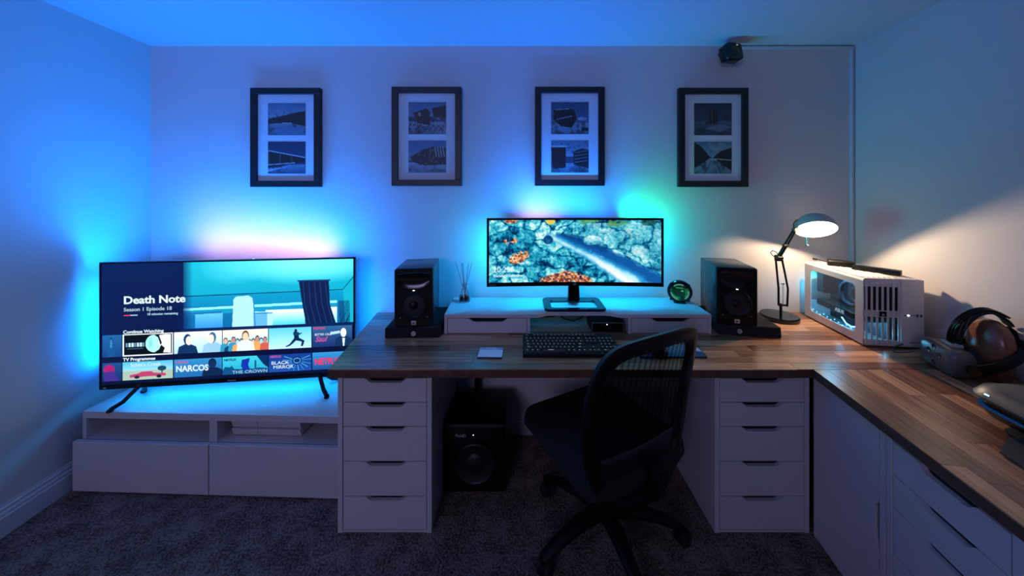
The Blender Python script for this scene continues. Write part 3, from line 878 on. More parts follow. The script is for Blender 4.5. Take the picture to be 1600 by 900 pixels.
band([(0.36, 0.26, 0.02), (0.40, 0.33, 0.03), (0.50, 0.47, 0.015), (0.62, 0.63, 0.04), (0.72, 0.80, 0.07), (0.84, 1.0, 0.10)], '#c9f8ff', 0.06)
band([(0.64, 0.68, 0.01), (0.72, 0.82, 0.03), (0.82, 1.0, 0.045)], '#ffffff', 0.06)
# pale slabs on the far bank
sl = np.zeros(U.shape)
pm = cv.a.copy(); sl_m = cv.poly([(0.56, 0.06), (1.0, 0.04), (1.0, 0.84), (0.86, 0.66), (0.74, 0.47), (0.62, 0.30), (0.47, 0.22)], '#000000', 0.0)
big = vnoise(w_, h_, 3, 77, 4, asp); crack = np.abs(vnoise(w_, h_, 4, 78, 3, asp) - 0.5)
sh_ = np.clip(0.62 + 1.5 * (big - 0.5) + 0.5 * (fine2 - 0.5) - np.clip(0.05 - crack, 0, 1) * 9, 0, 1)
cv.put(sl_m, ramp(sh_, [(0, '#04305c'), (0.3, '#1380a8'), (0.55, '#5cc6d8'), (0.8, '#b4f0f2'), (1, '#f2ffff')]), 0.8)
# pale boulders beside the water
for cx, cyy, rx, ry in ((0.605, 0.33, 0.062, 0.085), (0.67, 0.19, 0.035, 0.045)):
    dd = ((U - cx) / rx) ** 2 + ((V - cyy) / ry) ** 2 + (fine - 0.5) * 0.8
    sh = np.clip(1.1 - (V - cyy + ry) / (2.2 * ry) + (fine2 - 0.5) * 0.6, 0, 1)
    cv.put(np.clip((1 - dd) / 0.2, 0, 1), ramp(sh, [(0, '#0a4a80'), (0.5, '#58c0d8'), (1, '#eaffff')]))
dd = ((U - 0.345) / 0.03) ** 2 + ((V - 0.32) / 0.075) ** 2
cv.put(np.clip((1 - dd) / 0.2, 0, 1), ramp(fine, [(0, '#04204a'), (0.5, '#0c4a84'), (1, '#2c8ab8')]))
# fallen leaves
leafc = ramp(fine2, [(0.1, '#2b2440'), (0.35, '#8a3a34'), (0.5, '#d2693a'), (0.65, '#f2b077'), (0.9, '#fff0d0')])
def leaves(mask): cv.put(np.clip(mask, 0, 1), leafc, 0.92)
leaves((np.clip((V - 0.80 - 1.6 * (np.abs(U - 0.455) ** 1.35)) / 0.03, 0, 1)) * (U > 0.29) * (U < 0.60) * (fine > 0.36))
leaves(np.clip((1 - (((U - 0.175 + (V - 0.6) * 0.28) / 0.055) ** 2 + ((V - 0.60) / 0.11) ** 2)) / 0.2, 0, 1) * (fine > 0.42))
leaves(np.clip((1 - (((U - 0.125) / 0.045) ** 2 + ((V - 0.33) / 0.055) ** 2)) / 0.2, 0, 1) * (fine > 0.44))
leaves(np.clip((1 - (((U - 0.13) / 0.04) ** 2 + ((V - 0.02) / 0.04) ** 2)) / 0.2, 0, 1) * (fine > 0.4))
cv.put(np.clip((1 - (((U - 0.36) / 0.03) ** 2 + ((V - 0.03) / 0.05) ** 2)) / 0.3, 0, 1), '#f2d25c', 0.95)
cv.put(np.clip((1 - (((U - 0.67) / 0.16) ** 2 + ((V - 0.03) / 0.09) ** 2)) / 0.4, 0, 1) * (fine > 0.42), '#5a9a4a', 0.75)
cv.put(np.clip((1 - (((U - 0.93) / 0.05) ** 2 + ((V - 0.04) / 0.06) ** 2)) / 0.4, 0, 1), '#0a3a2c', 0.6)
picture('screen', cv, MW_ - 0.024, MH_ - 0.033, picture_mat('monitor_screen', 1.0, 0.15), mo, (0, cy(0) - 0.0012, MZ + 0.0215), curve=CUR * ((MW_ - 0.024) / MW_) ** 2)
SWm, SHm = MW_ - 0.024, MH_ - 0.033
def mtext(s, u, v, size, stretch=1.0, bold=0.0):
    x = (u - 0.5) * SWm
    sl = -2 * CUR * x / (MW_ / 2) ** 2
    lettering(s, size, M['ui_white'], mo, (x, cy(x) - 0.0042, MZ + 0.0215 + (1 - v) * SHm), rot=(R(90), 0, math.atan(sl)), stretch=stretch, bold=bold, name='screen_lettering')
mtext('20:25', 0.024, 0.83, 0.044, 1.0)
mtext('Thursday 1 December', 0.024, 0.905, 0.0185, 0.98, 0.0004)
# light strips behind the monitor
zt = MZ + MH_
for x0, x1, m in ((-0.40, -0.12, 'strip_cyan'), (-0.12, 0.15, 'strip_blue'), (0.15, 0.40, 'strip_green')):
    if m not in M: M[m] = mat_emit(m, (0.0, 0.9, 0.35), 2.0)
    B().box(x0, x1, 0.008, 0.010, zt - 0.075, zt - 0.068).build('light_strip', M[m], mo, smooth=0)
area_light('monitor_light_left', mo, (-MW_ / 2 + 0.07, 0.02, MZ + 0.18), (-1, 0.35, 0), 0.28, 0.02, (0.0, 0.40, 1.0), 2.8, along=(0, 0, 1))
area_light('monitor_light_top_left', mo, (-0.08, 0.012, zt - 0.012), (0.05, 0.0, 1), 0.56, 0.02, (0.0, 0.20, 1.0), 11.0)
area_light('monitor_light_top_mid', mo, (-0.18, 0.03, zt - 0.09), (0, 0.75, 0.62), 0.20, 0.02, (0.75, 0.45, 1.0), 0.22, 80)
area_light('monitor_light_top_right', mo, (0.40, 0.02, zt - 0.05), (0.75, 0.55, 0.45), 0.20, 0.02, (0.0, 0.80, 0.34), 2.0, 165)
area_light('monitor_light_right', mo, (MW_ / 2 - 0.06, 0.02, MZ + 0.20), (0.85, 0.4, -0.3), 0.24, 0.02, (0.0, 0.50, 0.95), 1.8, along=(0, 0, 1))
area_light('monitor_light_bottom', mo, (0, 0.02, MZ + 0.05), (0, 0.1, -1), 0.8, 0.02, (0.0, 0.44, 1.0), 3.6)

# ------------------------------------------------------------------ loudspeakers on foam pads
def speaker(label, loc, rotz):
    t = thing('studio_speaker', label, 'speaker', loc, rotz, None)
    w, h, dp = 0.196, 0.300, 0.262
    B().box(-w / 2 + 0.003, w / 2 - 0.003, 0.012, dp, 0, h, 0.004).build('cabinet', M['black_satin'], t)
    # moulded baffle with a round opening for the woofer and a waveguide recess
    b = B(); b.rrect([(0, -w / 2, w / 2, 0, h, 0.010), (0.014, -w / 2, w / 2, 0, h, 0.010), (0.019, -w / 2 + 0.004, w / 2 - 0.004, 0.004, h - 0.004, 0.009)])
    bf = b.build('baffle', M['black'], t, loc=(0, 0.014, 0), rot=(R(90), 0, 0))
    f = -0.0052
    zc = 0.112
    b = B(); b.lathe([(0.070, 0.001), (0.070, 0.004), (0.066, 0.007), (0.062, 0.004), (0.062, 0.001)], (0, f + 0.001, zc), (0, -1, 0), n=40, cap0=False, cap1=False)
    b.build('woofer_trim', M['black_gloss'], t)
    b = B(); b.lathe([(0.062, 0.002), (0.058, 0.0062), (0.053, 0.002), (0.051, -0.001), (0.022, 0.0005)], (0, f - 0.001, zc), (0, -1, 0), n=40, cap0=False, cap1=True)
    b.build('woofer', mat('woofer_cone', '#1c1b20', 0.45), t)
    B().lathe([(0.022, 0.0), (0.019, 0.006), (0.011, 0.010), (0.0, 0.0115)], (0, f - 0.0015, zc), (0, -1, 0), n=28, cap0=False, cap1=False).build('dust_cap', M['black'], t)
    # waveguide: a scooped surface with a raised lip
    b = B(); rings = []
    for k in range(13):
        u = -1 + 2 * k / 12
        x = u * 0.078
        edge = abs(u) ** 3
        zlo = 0.205 + 0.012 * (1 - edge) * -1 + 0.014 * edge
        zhi = 0.281 - 0.006 * edge
        zm = (zlo + zhi) / 2
        dpt = 0.001 + 0.004 * edge
        rings.append([(x, f - 0.0002, zlo), (x, f - 0.006, zlo + 0.004), (x, f - 0.0005, zlo + 0.018), (x, f + 0.0008, zm), (x, f - 0.0005, zhi - 0.012), (x, f - 0.004, zhi - 0.003), (x, f - 0.0002, zhi)])
    b.loft(rings, False, False, closed=False)
    b.build('waveguide', M['black_gloss'], t)
    B().cyl((0, f - 0.001, 0.243), (0, f - 0.006, 0.243), 0.0125, 0.010, 24).build('tweeter', M['black'], t)
    B().box(-0.005, 0.005, f - 0.003, f, 0.1862, 0.1888).build('power_light', M['led_white'], t, smooth=0)
    bd = B().box(-0.0125, 0.0125, f - 0.0025, f, 0.010, 0.031, 0.001).build('badge', M['badge'], t)
    lettering('JBL', 0.0105, M['black_gloss'], bd, (0, f - 0.0028, 0.0165), align='CENTER', bold=0.0004)
    for sx in (-1, 1):
        B().cyl((sx * 0.068, f, 0.05), (sx * 0.068, f - 0.003, 0.05), 0.0035, n=10).build('screw', M['grey_metal'], t)
    return t
def pad(label, loc, rotz, x0, x1, dep):
    t = thing('speaker_pad', label, 'speaker pad', loc, rotz)
    b = B(); b.hexa([(x0, 0, 0), (x1, 0, 0), (x1, dep, 0), (x0, dep, 0), (x0, 0.006, 0.052), (x1, 0.006, 0.052), (x1, dep, 0.052), (x0, dep, 0.052)], 0.004)
    b.build('foam', M['foam'], t)
    bd = B().cyl((0, 0.003, 0.023), (0, -0.0015, 0.023), 0.0115, n=24).build('badge', M['badge'], t)
    B().tube([(0.006 * math.cos(R(a)), -0.0018, 0.023 + 0.006 * math.sin(R(a))) for a in range(40, 330, 20)], 0.0012, 6).build('emblem', M['black'], bd)
    return t
pad('black foam speaker pad at the left end of the desk', (-0.556, 1.716, ZT), R(2.5), -0.146, 0.135, 0.315)
speaker('black studio speaker left of the monitor, on its foam pad', (-0.559, 1.735, ZT + 0.053), R(6.7))
pad('black foam speaker pad right of the monitor riser, near the lamp', (1.140, 1.745, ZT), -R(8), -0.105, 0.200, 0.30)
speaker('black studio speaker right of the monitor, between riser and lamp', (1.131, 1.757, ZT + 0.053), -R(11))

# ------------------------------------------------------------------ small things on the riser and desk
t = thing('reed_diffuser', 'clear glass reed diffuser bottle with thin sticks, on the riser left end', 'diffuser', (-0.338, 1.985, ZR))
mg = mat('clear_glass', (0.9, 0.95, 1.0), 0.03); mg.node_tree.nodes['Principled BSDF'].inputs['Transmission Weight'].default_value = 1.0
b = B(); b.lathe([(0.030, 0.0), (0.034, 0.006), (0.034, 0.02), (0.024, 0.055), (0.011, 0.085), (0.011, 0.105), (0.008, 0.105), (0.008, 0.085), (0.021, 0.054), (0.031, 0.02), (0.030, 0.006)], n=28, cap1=True)
b.build('bottle', mg, t)
B().lathe([(0.0295, 0.0065), (0.0305, 0.018), (0.0245, 0.035)], n=24).build('oil', mat('diffuser_oil', '#b8c4c8', 0.1), t)
for k, (dx, dy) in enumerate(((-0.055, 0.0), (-0.025, 0.03), (-0.005, -0.03), (0.02, 0.02), (0.045, -0.01))):
    B().cyl((-dx * 0.2, -dy * 0.2, 0.012), (dx, dy, 0.235 - 0.01 * (k % 2)), 0.0016, n=6).build('reed', mat('reed', '#6a5a50', 0.8) if 'reed' not in bpy.data.materials else bpy.data.materials['reed'], t)

t = thing('smart_display', 'small round black desk display with a green lit face, right end of the riser', 'display', (0.925, 1.955, ZR), -R(22))
t.scale = (1.08, 1.08, 1.08)
b = B(); b.lathe([(0.030, 0.06), (0.050, 0.045), (0.060, 0.018), (0.0625, 0.0), (0.058, -0.006), (0.050, -0.006)], (0, 0.0, 0.062), (0, 1, 0.12), n=40)
b.build('body', M['black_gloss'], t)
b = B(); b.rrect([(0, -0.03, 0.03, -0.012, 0.05, 0.01), (0.01, -0.024, 0.024, -0.008, 0.045, 0.01)]); b.build('foot', M['black'], t)
cv = Canvas(72, 72, '#03140c')
n_ = vnoise(72, 72, 5, 9, 3)
rr_ = np.hypot(cv.U - 0.5, cv.V - 0.5)
cv.put((rr_ < 0.47), ramp(n_, [(0.2, '#031a10'), (0.5, '#0a6a34'), (0.8, '#35d070')]))
cv.put((rr_ > 0.39) & (rr_ < 0.46) & (np.sin(np.arctan2(cv.V - .5, cv.U - .5) * 3 + 0.5) > -0.2), '#7df0c0')
cv.ell(0.48, 0.5, 0.30, 0.28, '#04301c', 0.6); cv.ell(0.62, 0.42, 0.06, 0.05, '#8dffa8'); cv.rect(0.3, 0.24, 0.66, 0.29, '#58e0a0')
cv.put(rr_ > 0.47, '#010402')
p = picture('screen', cv, 0.098, 0.098, picture_mat('round_screen', 0.32, 0.2), t, (0, -0.0068, 0.0135), rot=(-R(-6.8), 0, 0))

t = thing('audio_interface', 'small black audio interface with a silver rimmed front, under the riser', 'audio box', (0.375, 1.782, ZT))
B().box(0, 0.17, 0.004, 0.15, 0.002, 0.054, 0.002, 1).build('body', M['black'], t)
b = B()
for q in ((0, 0.17, 0.0, 0.0036), (0, 0.17, 0.0504, 0.054)): b.box(q[0], q[1], -0.001, 0.006, q[2], q[3])
b.box(0, 0.003, -0.001, 0.006, 0.0036, 0.0504).box(0.167, 0.17, -0.001, 0.006, 0.0036, 0.0504)
b.build('front_rim', M['grey_metal'], t, smooth=0)
for k in range(5): B().cyl((0.02 + 0.03 * k, 0.004, 0.026), (0.02 + 0.03 * k, -0.006, 0.026), 0.007 if k != 2 else 0.010, n=16).build('knob', M['black_gloss'], t)
B().box(0.078, 0.083, -0.0012, 0.0, 0.042, 0.046).build('power_light', M['led_white'], t, smooth=0)
t = thing('cable_dock', 'round black puck with a loose cable, hanging under the riser', 'dock', (0.155, 1.90, ZR - 0.018))
B().cyl((0, 0, -0.028), (0, 0, 0), 0.045, n=28).build('puck', M['black'], t)
B().tube([(0.04, 0, -0.02), (0.09, -0.01, -0.05), (0.14, 0.0, -0.066), (0.19, 0.01, -0.05), (0.21, 0.03, -0.02)], 0.004, 8).build('cable', M['rubber'], t)

# ------------------------------------------------------------------ keyboard
t = thing('keyboard', 'full-size black keyboard on the desk in front of the riser', 'keyboard', (0.005, 1.512, ZT))
KW, KD = 0.455, 0.185
b = B(); b.hexa([(0, 0, 0), (KW, 0, 0), (KW, KD, 0), (0, KD, 0), (0.002, 0.002, 0.016), (KW - 0.002, 0.002, 0.016), (KW - 0.002, KD - 0.002, 0.030), (0.002, KD - 0.002, 0.030)], 0.002)
b.build('case', M['black'], t)
mk = mat('key_black', '#15161a', 0.5)
leg = mat_emit('key_legend', (0.45, 0.6, 0.75), 0.35)
def keymesh():
    b = B(); b.hexa([(-0.5, -0.5, 0), (0.5, -0.5, 0), (0.5, 0.5, 0), (-0.5, 0.5, 0), (-0.40, -0.36, 1), (0.40, -0.36, 1), (0.40, 0.42, 1), (-0.40, 0.42, 1)])
    b.mi = 1
    b.box(-0.22, 0.0, 0.02, 0.24, 0.98, 1.03)
    return b
key0 = keymesh().build('key', [mk, leg], t, smooth=0)
first = True
U1 = 0.01945
rows = [[(0, 1), *[(2 + k, 1) for k in range(4)], *[(6.5 + k, 1) for k in range(4)], *[(11 + k, 1) for k in range(4)], *[(15.25 + k, 1) for k in range(3)]],
        [*[(k, 1) for k in range(13)], (13, 2), *[(15.25 + k, 1) for k in range(3)], *[(18.5 + k, 1) for k in range(4)]],
        [(0, 1.5), *[(1.5 + k, 1) for k in range(12)], (13.5, 1.5), *[(15.25 + k, 1) for k in range(3)], *[(18.5 + k, 1) for k in range(4)]],
        [(0, 1.75), *[(1.75 + k, 1) for k in range(11)], (12.75, 2.25), *[(18.5 + k, 1) for k in range(3)]],
        [(0, 2.25), *[(2.25 + k, 1) for k in range(10)], (12.25, 2.75), (16.25, 1), *[(18.5 + k, 1) for k in range(4)]],
        [(0, 1.25), (1.25, 1.25), (2.5, 1.25), (3.75, 6.25), (10, 1.25), (11.25, 1.25), (12.5, 1.25), (13.75, 1.25), *[(15.25 + k, 1) for k in range(3)], (18.5, 2), (20.5, 1), (21.5, 1)]]
for ri, row in enumerate(rows):
    y = KD - 0.022 - (ri * 0.0265 + (0.006 if ri else 0))
    z = 0.0155 + 0.014 * y / KD - 0.001
    for x, wk in row:
        k = key0 if first else key0.copy()
        if not first: COL.objects.link(k)
        first = False
        k.parent = t
        k.location = (0.012 + (x + wk / 2) * U1 * 0.985, y, z)
        k.scale = (wk * U1 - 0.0022, 0.0235, 0.008)

# ------------------------------------------------------------------ card, mouse mat, mouse
t = thing('gift_card', 'small pale blue and white card box lying left of the keyboard', 'card', (-0.143, 1.552, ZT), R(-1.5))
B().box(-0.056, 0.056, -0.047, 0.047, 0.0, 0.007, 0.001, 1).build('box', mat('card_side', '#1b3b5c', 0.5), t)
B().box(-0.055, 0.055, -0.046, 0.020, 0.0066, 0.0076).build('pale_panel', mat('card_pale', '#eef4f8', 0.22, noise=0.05, nscale=20), t, smooth=0)
B().box(-0.055, 0.055, 0.0205, 0.046, 0.0066, 0.0075).build('photo_strip', mat('card_photo', '#b4bccb', 0.25, noise=0.6, nscale=30), t, smooth=0)
t = thing('mouse_mat', 'blue and white printed mouse mat with a dark corner, right of the keyboard', 'mouse mat', (0.69, 1.575, ZT))
cv = Canvas(60, 40, '#d8dde2')
cv.grad(0, 0.4, 1, 1, '#cfe3ee', '#1f6fa8'); cv.poly([(0.72, 1), (0.80, 0.62), (0.9, 0.55), (1, 0.62), (1, 1)], '#123a74'); cv.poly([(0, 0.2), (0.3, 0.35), (0.42, 0.9), (0.2, 1), (0, 1)], '#1a3e6e')
b = B(); b.rrect([(0, -0.155, 0.155, -0.065, 0.065, 0.012), (0.005, -0.155, 0.155, -0.065, 0.065, 0.012)]); b.build('pad', M['rubber'], t)
picture('print', cv, 0.304, 0.124, M['print_paper'], t, (0, -0.062, 0.0056), rot=(R(-90), 0, 0))
t = thing('computer_mouse', 'black computer mouse on the printed mat, seen through the chair mesh', 'mouse', (0.635, 1.552, ZT + 0.0058))
b = B(); b.rrect([(0, -0.032, 0.032, -0.05, 0.05, 0.03), (0.012, -0.034, 0.034, -0.055, 0.055, 0.031), (0.026, -0.028, 0.028, -0.044, 0.05, 0.026), (0.036, -0.016, 0.016, -0.024, 0.036, 0.015), (0.038, -0.006, 0.006, -0.01, 0.02, 0.005)])
b.build('shell', M['black'], t, smooth=60)
B().cyl((-0.004, 0.03, 0.033), (0.004, 0.03, 0.033), 0.008, n=16).build('scroll_wheel', M['rubber'], t)
def at(px, py, d):
    return Vector(((px - 815) * d / FPX, d, EYE - (py - 300) * d / FPX))

# ------------------------------------------------------------------ desk lamp
LX, LY = 1.530, 1.985
t = thing('desk_lamp', 'black jointed desk lamp with a grey dome shade, lit, beside the computer', 'lamp', (LX, LY, ZT))
off = Vector((LX, LY, ZT))
def L(px, py, d): return at(px, py, d) - off
B().lathe([(0.096, 0.0), (0.099, 0.006), (0.099, 0.018), (0.093, 0.024), (0.02, 0.027), (0.0, 0.027)], n=48, cap1=False).build('base', M['black_gloss'], t)
elbow = L(1216.5, 402, 1.985); foot = Vector((0.0, 0, 0.027)); low = L(1220, 477, 1.985); head = L(1242, 359, 1.93)
b = B(); b.cyl((low.x, 0, 0.02), (low.x, 0, low.z + 0.01), 0.007); b.cyl((low.x - 0.012, 0, low.z), (low.x + 0.03, 0, low.z), 0.006)
b.build('stem', M['black'], t)
for dx0, dx1, dy in ((-0.004, -0.012, 0.012), (0.030, 0.016, -0.010)):
    b = B(); b.tube([(low.x + dx0, dy, low.z - 0.004), (low.x + (dx0 * 1.15), dy, low.z + 0.1), (elbow.x + dx1, dy * 0.6, elbow.z - 0.01)], 0.0055, 8)
    b.build('lower_arm', M['black'], t)
b = B()
sp = [(low.x + 0.013 + 0.004 * math.cos(k * 1.1), 0.004 * math.sin(k * 1.1), low.z + 0.03 + k * 0.0016) for k in range(60)]
b.tube(sp, 0.0012, 5); b.cyl((low.x + 0.013, 0, low.z), (low.x + 0.013, 0, low.z + 0.03), 0.002); b.cyl((low.x + 0.004, 0, low.z + 0.127), (low.x + 0.022, 0, low.z + 0.127), 0.003)
b.build('spring', M['silver'], t)
b = B(); b.cyl(elbow + Vector((-0.018, -0.014, 0)), elbow + Vector((0.012, -0.014, 0)), 0.010); b.cyl(elbow + Vector((0, -0.02, 0)), elbow + Vector((0, 0.02, 0)), 0.013); b.box(elbow.x - 0.018, elbow.x + 0.016, -0.012, 0.012, elbow.z - 0.022, elbow.z + 0.002, 0.003)
b.build('elbow_joint', M['black'], t)
mid = elbow.lerp(head, 0.42)
b = B(); b.tube([elbow, mid], 0.012, 10); b.build('upper_arm_sleeve', M['black'], t)
b = B()
sd = Vector((0.006, 0, -0.006))
b.tube([mid + sd, head + sd * 0.8], 0.0052, 8); b.tube([mid - sd, head - sd * 0.8], 0.0052, 8); b.cyl(mid - Vector((0.012, 0, 0)), mid + Vector((0.014, 0, 0.004)), 0.010)
b.build('upper_arm', M['black'], t)
b = B()
loop = lambda c, rx, rz: [c + Vector((rx * math.cos(R(a)), 0, rz * math.sin(R(a)))) for a in range(0, 361, 20)]
b.tube([elbow + Vector((0.004, 0, 0.0)), elbow + Vector((-0.012, 0, 0.030)), elbow + Vector((-0.035, 0, 0.040)), elbow + Vector((-0.048, 0, 0.028)), elbow + Vector((-0.035, 0, 0.010)), elbow + Vector((-0.01, 0, -0.002))], 0.0028, 8)
b.tube([head + Vector((-0.004, 0, 0.0)), head + Vector((-0.008, 0, 0.035)), head + Vector((0.008, 0, 0.056)), head + Vector((0.03, 0, 0.056)), head + Vector((0.05, 0, 0.048))], 0.0028, 8)
b.build('flex', M['rubber'], t)
rim = L(1274.5, 358, 1.90)
ax = Vector((0.22, math.sin(R(32)), math.cos(R(32)))).normalized()      # from the rim up to the crown
r_ = 0.094
prof = [(r_ * math.cos(R(a)), 0.088 * math.sin(R(a))) for a in range(0, 86, 6)] + [(0.004, 0.088)]
B().lathe([(r_ + 0.0005, -0.004)] + [(a + 0.002, h + 0.0015) for a, h in prof], rim, ax, n=48, cap0=False, cap1=True).build('shade', mat('shade_grey', '#b4aca4', 0.45), t, smooth=60)
B().lathe([(r_ - 0.001, -0.0035)] + [(a - 0.0005, h) for a, h in prof], rim, ax, n=48, cap0=False, cap1=True).build('reflector', mat('lamp_white', '#f4f0e6', 0.6), t, smooth=60)
B().lathe([(r_ + 0.0005, -0.004), (r_ - 0.001, -0.0035)], rim, ax, n=48, cap0=False, cap1=False).build('rim', M['grey_metal'], t)
bulb = rim + ax * 0.045
B().lathe([(0.0, -0.024), (0.016, -0.019), (0.025, -0.004), (0.025, 0.006), (0.018, 0.022), (0.013, 0.034), (0.013, 0.05)], bulb, ax, n=24, cap0=False).build('bulb', mat_emit('bulb_glow', (1.0, 0.86, 0.66), 14.0), t)
b = B(); b.tube([head, head + Vector((0.015, -0.002, 0.004)), rim + Vector((-r_ * 0.93, 0.02, 0.03))], 0.006, 8); b.cyl(head - Vector((0, 0.012, 0)), head + Vector((0, 0.012, 0)), 0.011)
b.build('head_joint', M['grey_metal'], t)
ps = L(1261, 366, 1.885)
b = B(); b.tube([ps + Vector((0, 0.012, 0.024)), ps, ps + Vector((0, 0, -0.058))], 0.0026, 8); b.lathe([(0.008, -0.066), (0.009, -0.062), (0.004, -0.056)], ps, (0, 0, 1), n=12)
b.build('tilt_handle', M['silver'], t)
lp = point_light('lamp_light', t, bulb - ax * 0.034, 0.012, LAMP_WARM, 13.0)

# ------------------------------------------------------------------ computer
PW, PD, PH = 0.258, 0.402, 0.331
PCX, PCY, PCR = 1.664, 1.627, -R(7.5)
pc = thing('desktop_computer', 'white cube computer case with a side window glowing blue, on the desk corner', 'computer', (PCX, PCY, ZT), PCR)
M['pc_white'] = mat('pc_white', '#cfcac6', 0.38)
M['pc_dark'] = mat('pc_dark', '#111216', 0.5)
b = B()
y0, y1, z0, z1 = 0.046, 0.353, 0.049, 0.291
for q in ((0, y0, 0.010, PH - 0.012), (y1, PD, 0.010, PH - 0.012)): b.box(0, 0.004, q[0], q[1], q[2], q[3])
b.box(0, 0.004, y0, y1, 0.010, z0); b.box(0, 0.004, y0, y1, z1, PH - 0.012)
for cy_, cz_, sy_, sz_ in ((y0, z0, 1, 1), (y1, z0, -1, 1), (y0, z1, 1, -1), (y1, z1, -1, -1)):
    b.prism([(cy_, cz_), (cy_ + sy_ * 0.014, cz_), (cy_, cz_ + sz_ * 0.014)], 0, 0.004, 'yz')
b.build('side_panel', M['pc_white'], pc, smooth=0)
gm = bpy.data.materials.new('tinted_window'); gm.use_nodes = True
nt = gm.node_tree; nt.nodes.clear()
o_ = nt.nodes.new('ShaderNodeOutputMaterial'); mx = nt.nodes.new('ShaderNodeMixShader'); tr_ = nt.nodes.new('ShaderNodeBsdfTransparent'); gl = nt.nodes.new('ShaderNodeBsdfGlossy')
mx.inputs[0].default_value = 0.07
tr_.inputs[0].default_value = (0.80, 0.86, 0.90, 1); gl.inputs['Roughness'].default_value = 0.02
nt.links.new(tr_.outputs[0], mx.inputs[1]); nt.links.new(gl.outputs[0], mx.inputs[2]); nt.links.new(mx.outputs[0], o_.inputs[0])
B().box(0.0045, 0.0065, y0 - 0.006, y1 + 0.006, z0 - 0.006, z1 + 0.006).build('window_pane', gm, pc, smooth=0)
b = B(); b.box(PW - 0.004, PW, 0, PD, 0.010, PH - 0.012); b.build('far_side_panel', M['pc_white'], pc, smooth=0)
b = B(); b.prism([(0, PH - 0.012), (0.006, PH - 0.003), (0.012, PH), (PW - 0.012, PH), (PW, PH - 0.012), (PW - 0.012, PH - 0.013), (0.012, PH - 0.013)], 0.004, PD - 0.002, 'xz')
b.build('top_panel', M['pc_white'], pc, smooth=0)
XS = 0.156
for k in range(7):
    x = 0.012 + k * 0.0232
    B().box(x - 0.0042, x + 0.0042, 0.02, PD - 0.01, PH - 0.001, PH + 0.004, 0.0015, 1).build('top_rib', M['pc_white'], pc, smooth=0)
b = B(); b.box(0.004, PW - 0.004, 0.002, PD, 0.006, 0.012); b.build('bottom_panel', M['pc_white'], pc, smooth=0)
b = B()
for z0_, z1_ in ((0.012, 0.10), (0.23, PH - 0.014)): b.box(0.004, PW - 0.004, PD - 0.004, PD, z0_, z1_)
b.box(0.004, 0.03, PD - 0.004, PD, 0.10, 0.23).box(0.15, PW - 0.004, PD - 0.004, PD, 0.10, 0.23)
b.build('rear_panel', M['pc_white'], pc, smooth=0)
# front: slatted half and plain half
for za, zb in ((0.010, 0.036), (0.145, 0.177), (0.292, PH - 0.008)):
    B().box(0, XS, 0.0, 0.004, za, zb).build('grille_rail', M['pc_white'], pc, smooth=0)
for k in range(7):
    x = 0.012 + k * 0.0232
    wv = 0.0042
    B().prism([(-0.003, 0.016), (-0.003, 0.304), (0.004, PH - 0.004), (0.022, PH + 0.004), (0.022, PH - 0.001), (0.006, PH - 0.007), (0.0005, 0.304), (0.0005, 0.016)], x - wv, x + wv, 'yz').build('slat', M['pc_white'], pc, smooth=0)
b = B(); b.rrect([(0, XS + 0.003, PW, 0.010, PH - 0.002, 0.004), (0.012, XS + 0.003, PW, 0.010, PH - 0.002, 0.004), (0.016, XS + 0.006, PW - 0.012, 0.013, PH - 0.014, 0.004)])
b.build('front_panel', M['pc_white'], pc, loc=(0, 0.012, 0), rot=(R(90), 0, 0), smooth=20)
B().box(0.004, XS - 0.002, 0.0045, 0.0065, 0.17, 0.30).build('slot_shade_plate', M['pc_dark'], pc, smooth=0)  # dark plate added so the upper slots look shaded
bd = B().box(0.066, 0.096, -0.006, -0.0032, 0.150, 0.174, 0.001, 1).build('badge', M['black_gloss'], pc)
b = B()
for k, hh in enumerate((0.013, 0.010, 0.007)): b.prism([(0.074 + k * 0.0045, 0.155), (0.0775 + k * 0.0045, 0.155), (0.0800 + k * 0.0035, 0.155 + hh)], -0.0066, -0.0060, 'xz')
b.build('emblem', M['badge'], bd, smooth=0)
for x, m, w_ in ((0.176, 'pc_dark', 0.003), (0.202, 'pc_dark', 0.002), (0.212, 'pc_dark', 0.002)): B().cyl((x, -0.003, 0.160), (x, -0.0065, 0.160), w_, n=12).build('port', M[m], pc)
B().cyl((0.188, -0.003, 0.160), (0.188, -0.0068, 0.160), 0.0036, n=16).build('power_button', M['led_white'], pc)
for x in (0.226, 0.242): B().box(x - 0.003, x + 0.003, -0.0055, -0.002, 0.154, 0.167).build('port', M['pc_dark'], pc, smooth=0)
for x in (0.03, PW - 0.03):
    for y in (0.03, PD - 0.03): B().cyl((x, y, 0), (x, y, 0.007), 0.012, n=14).build('foot', M['rubber'], pc)
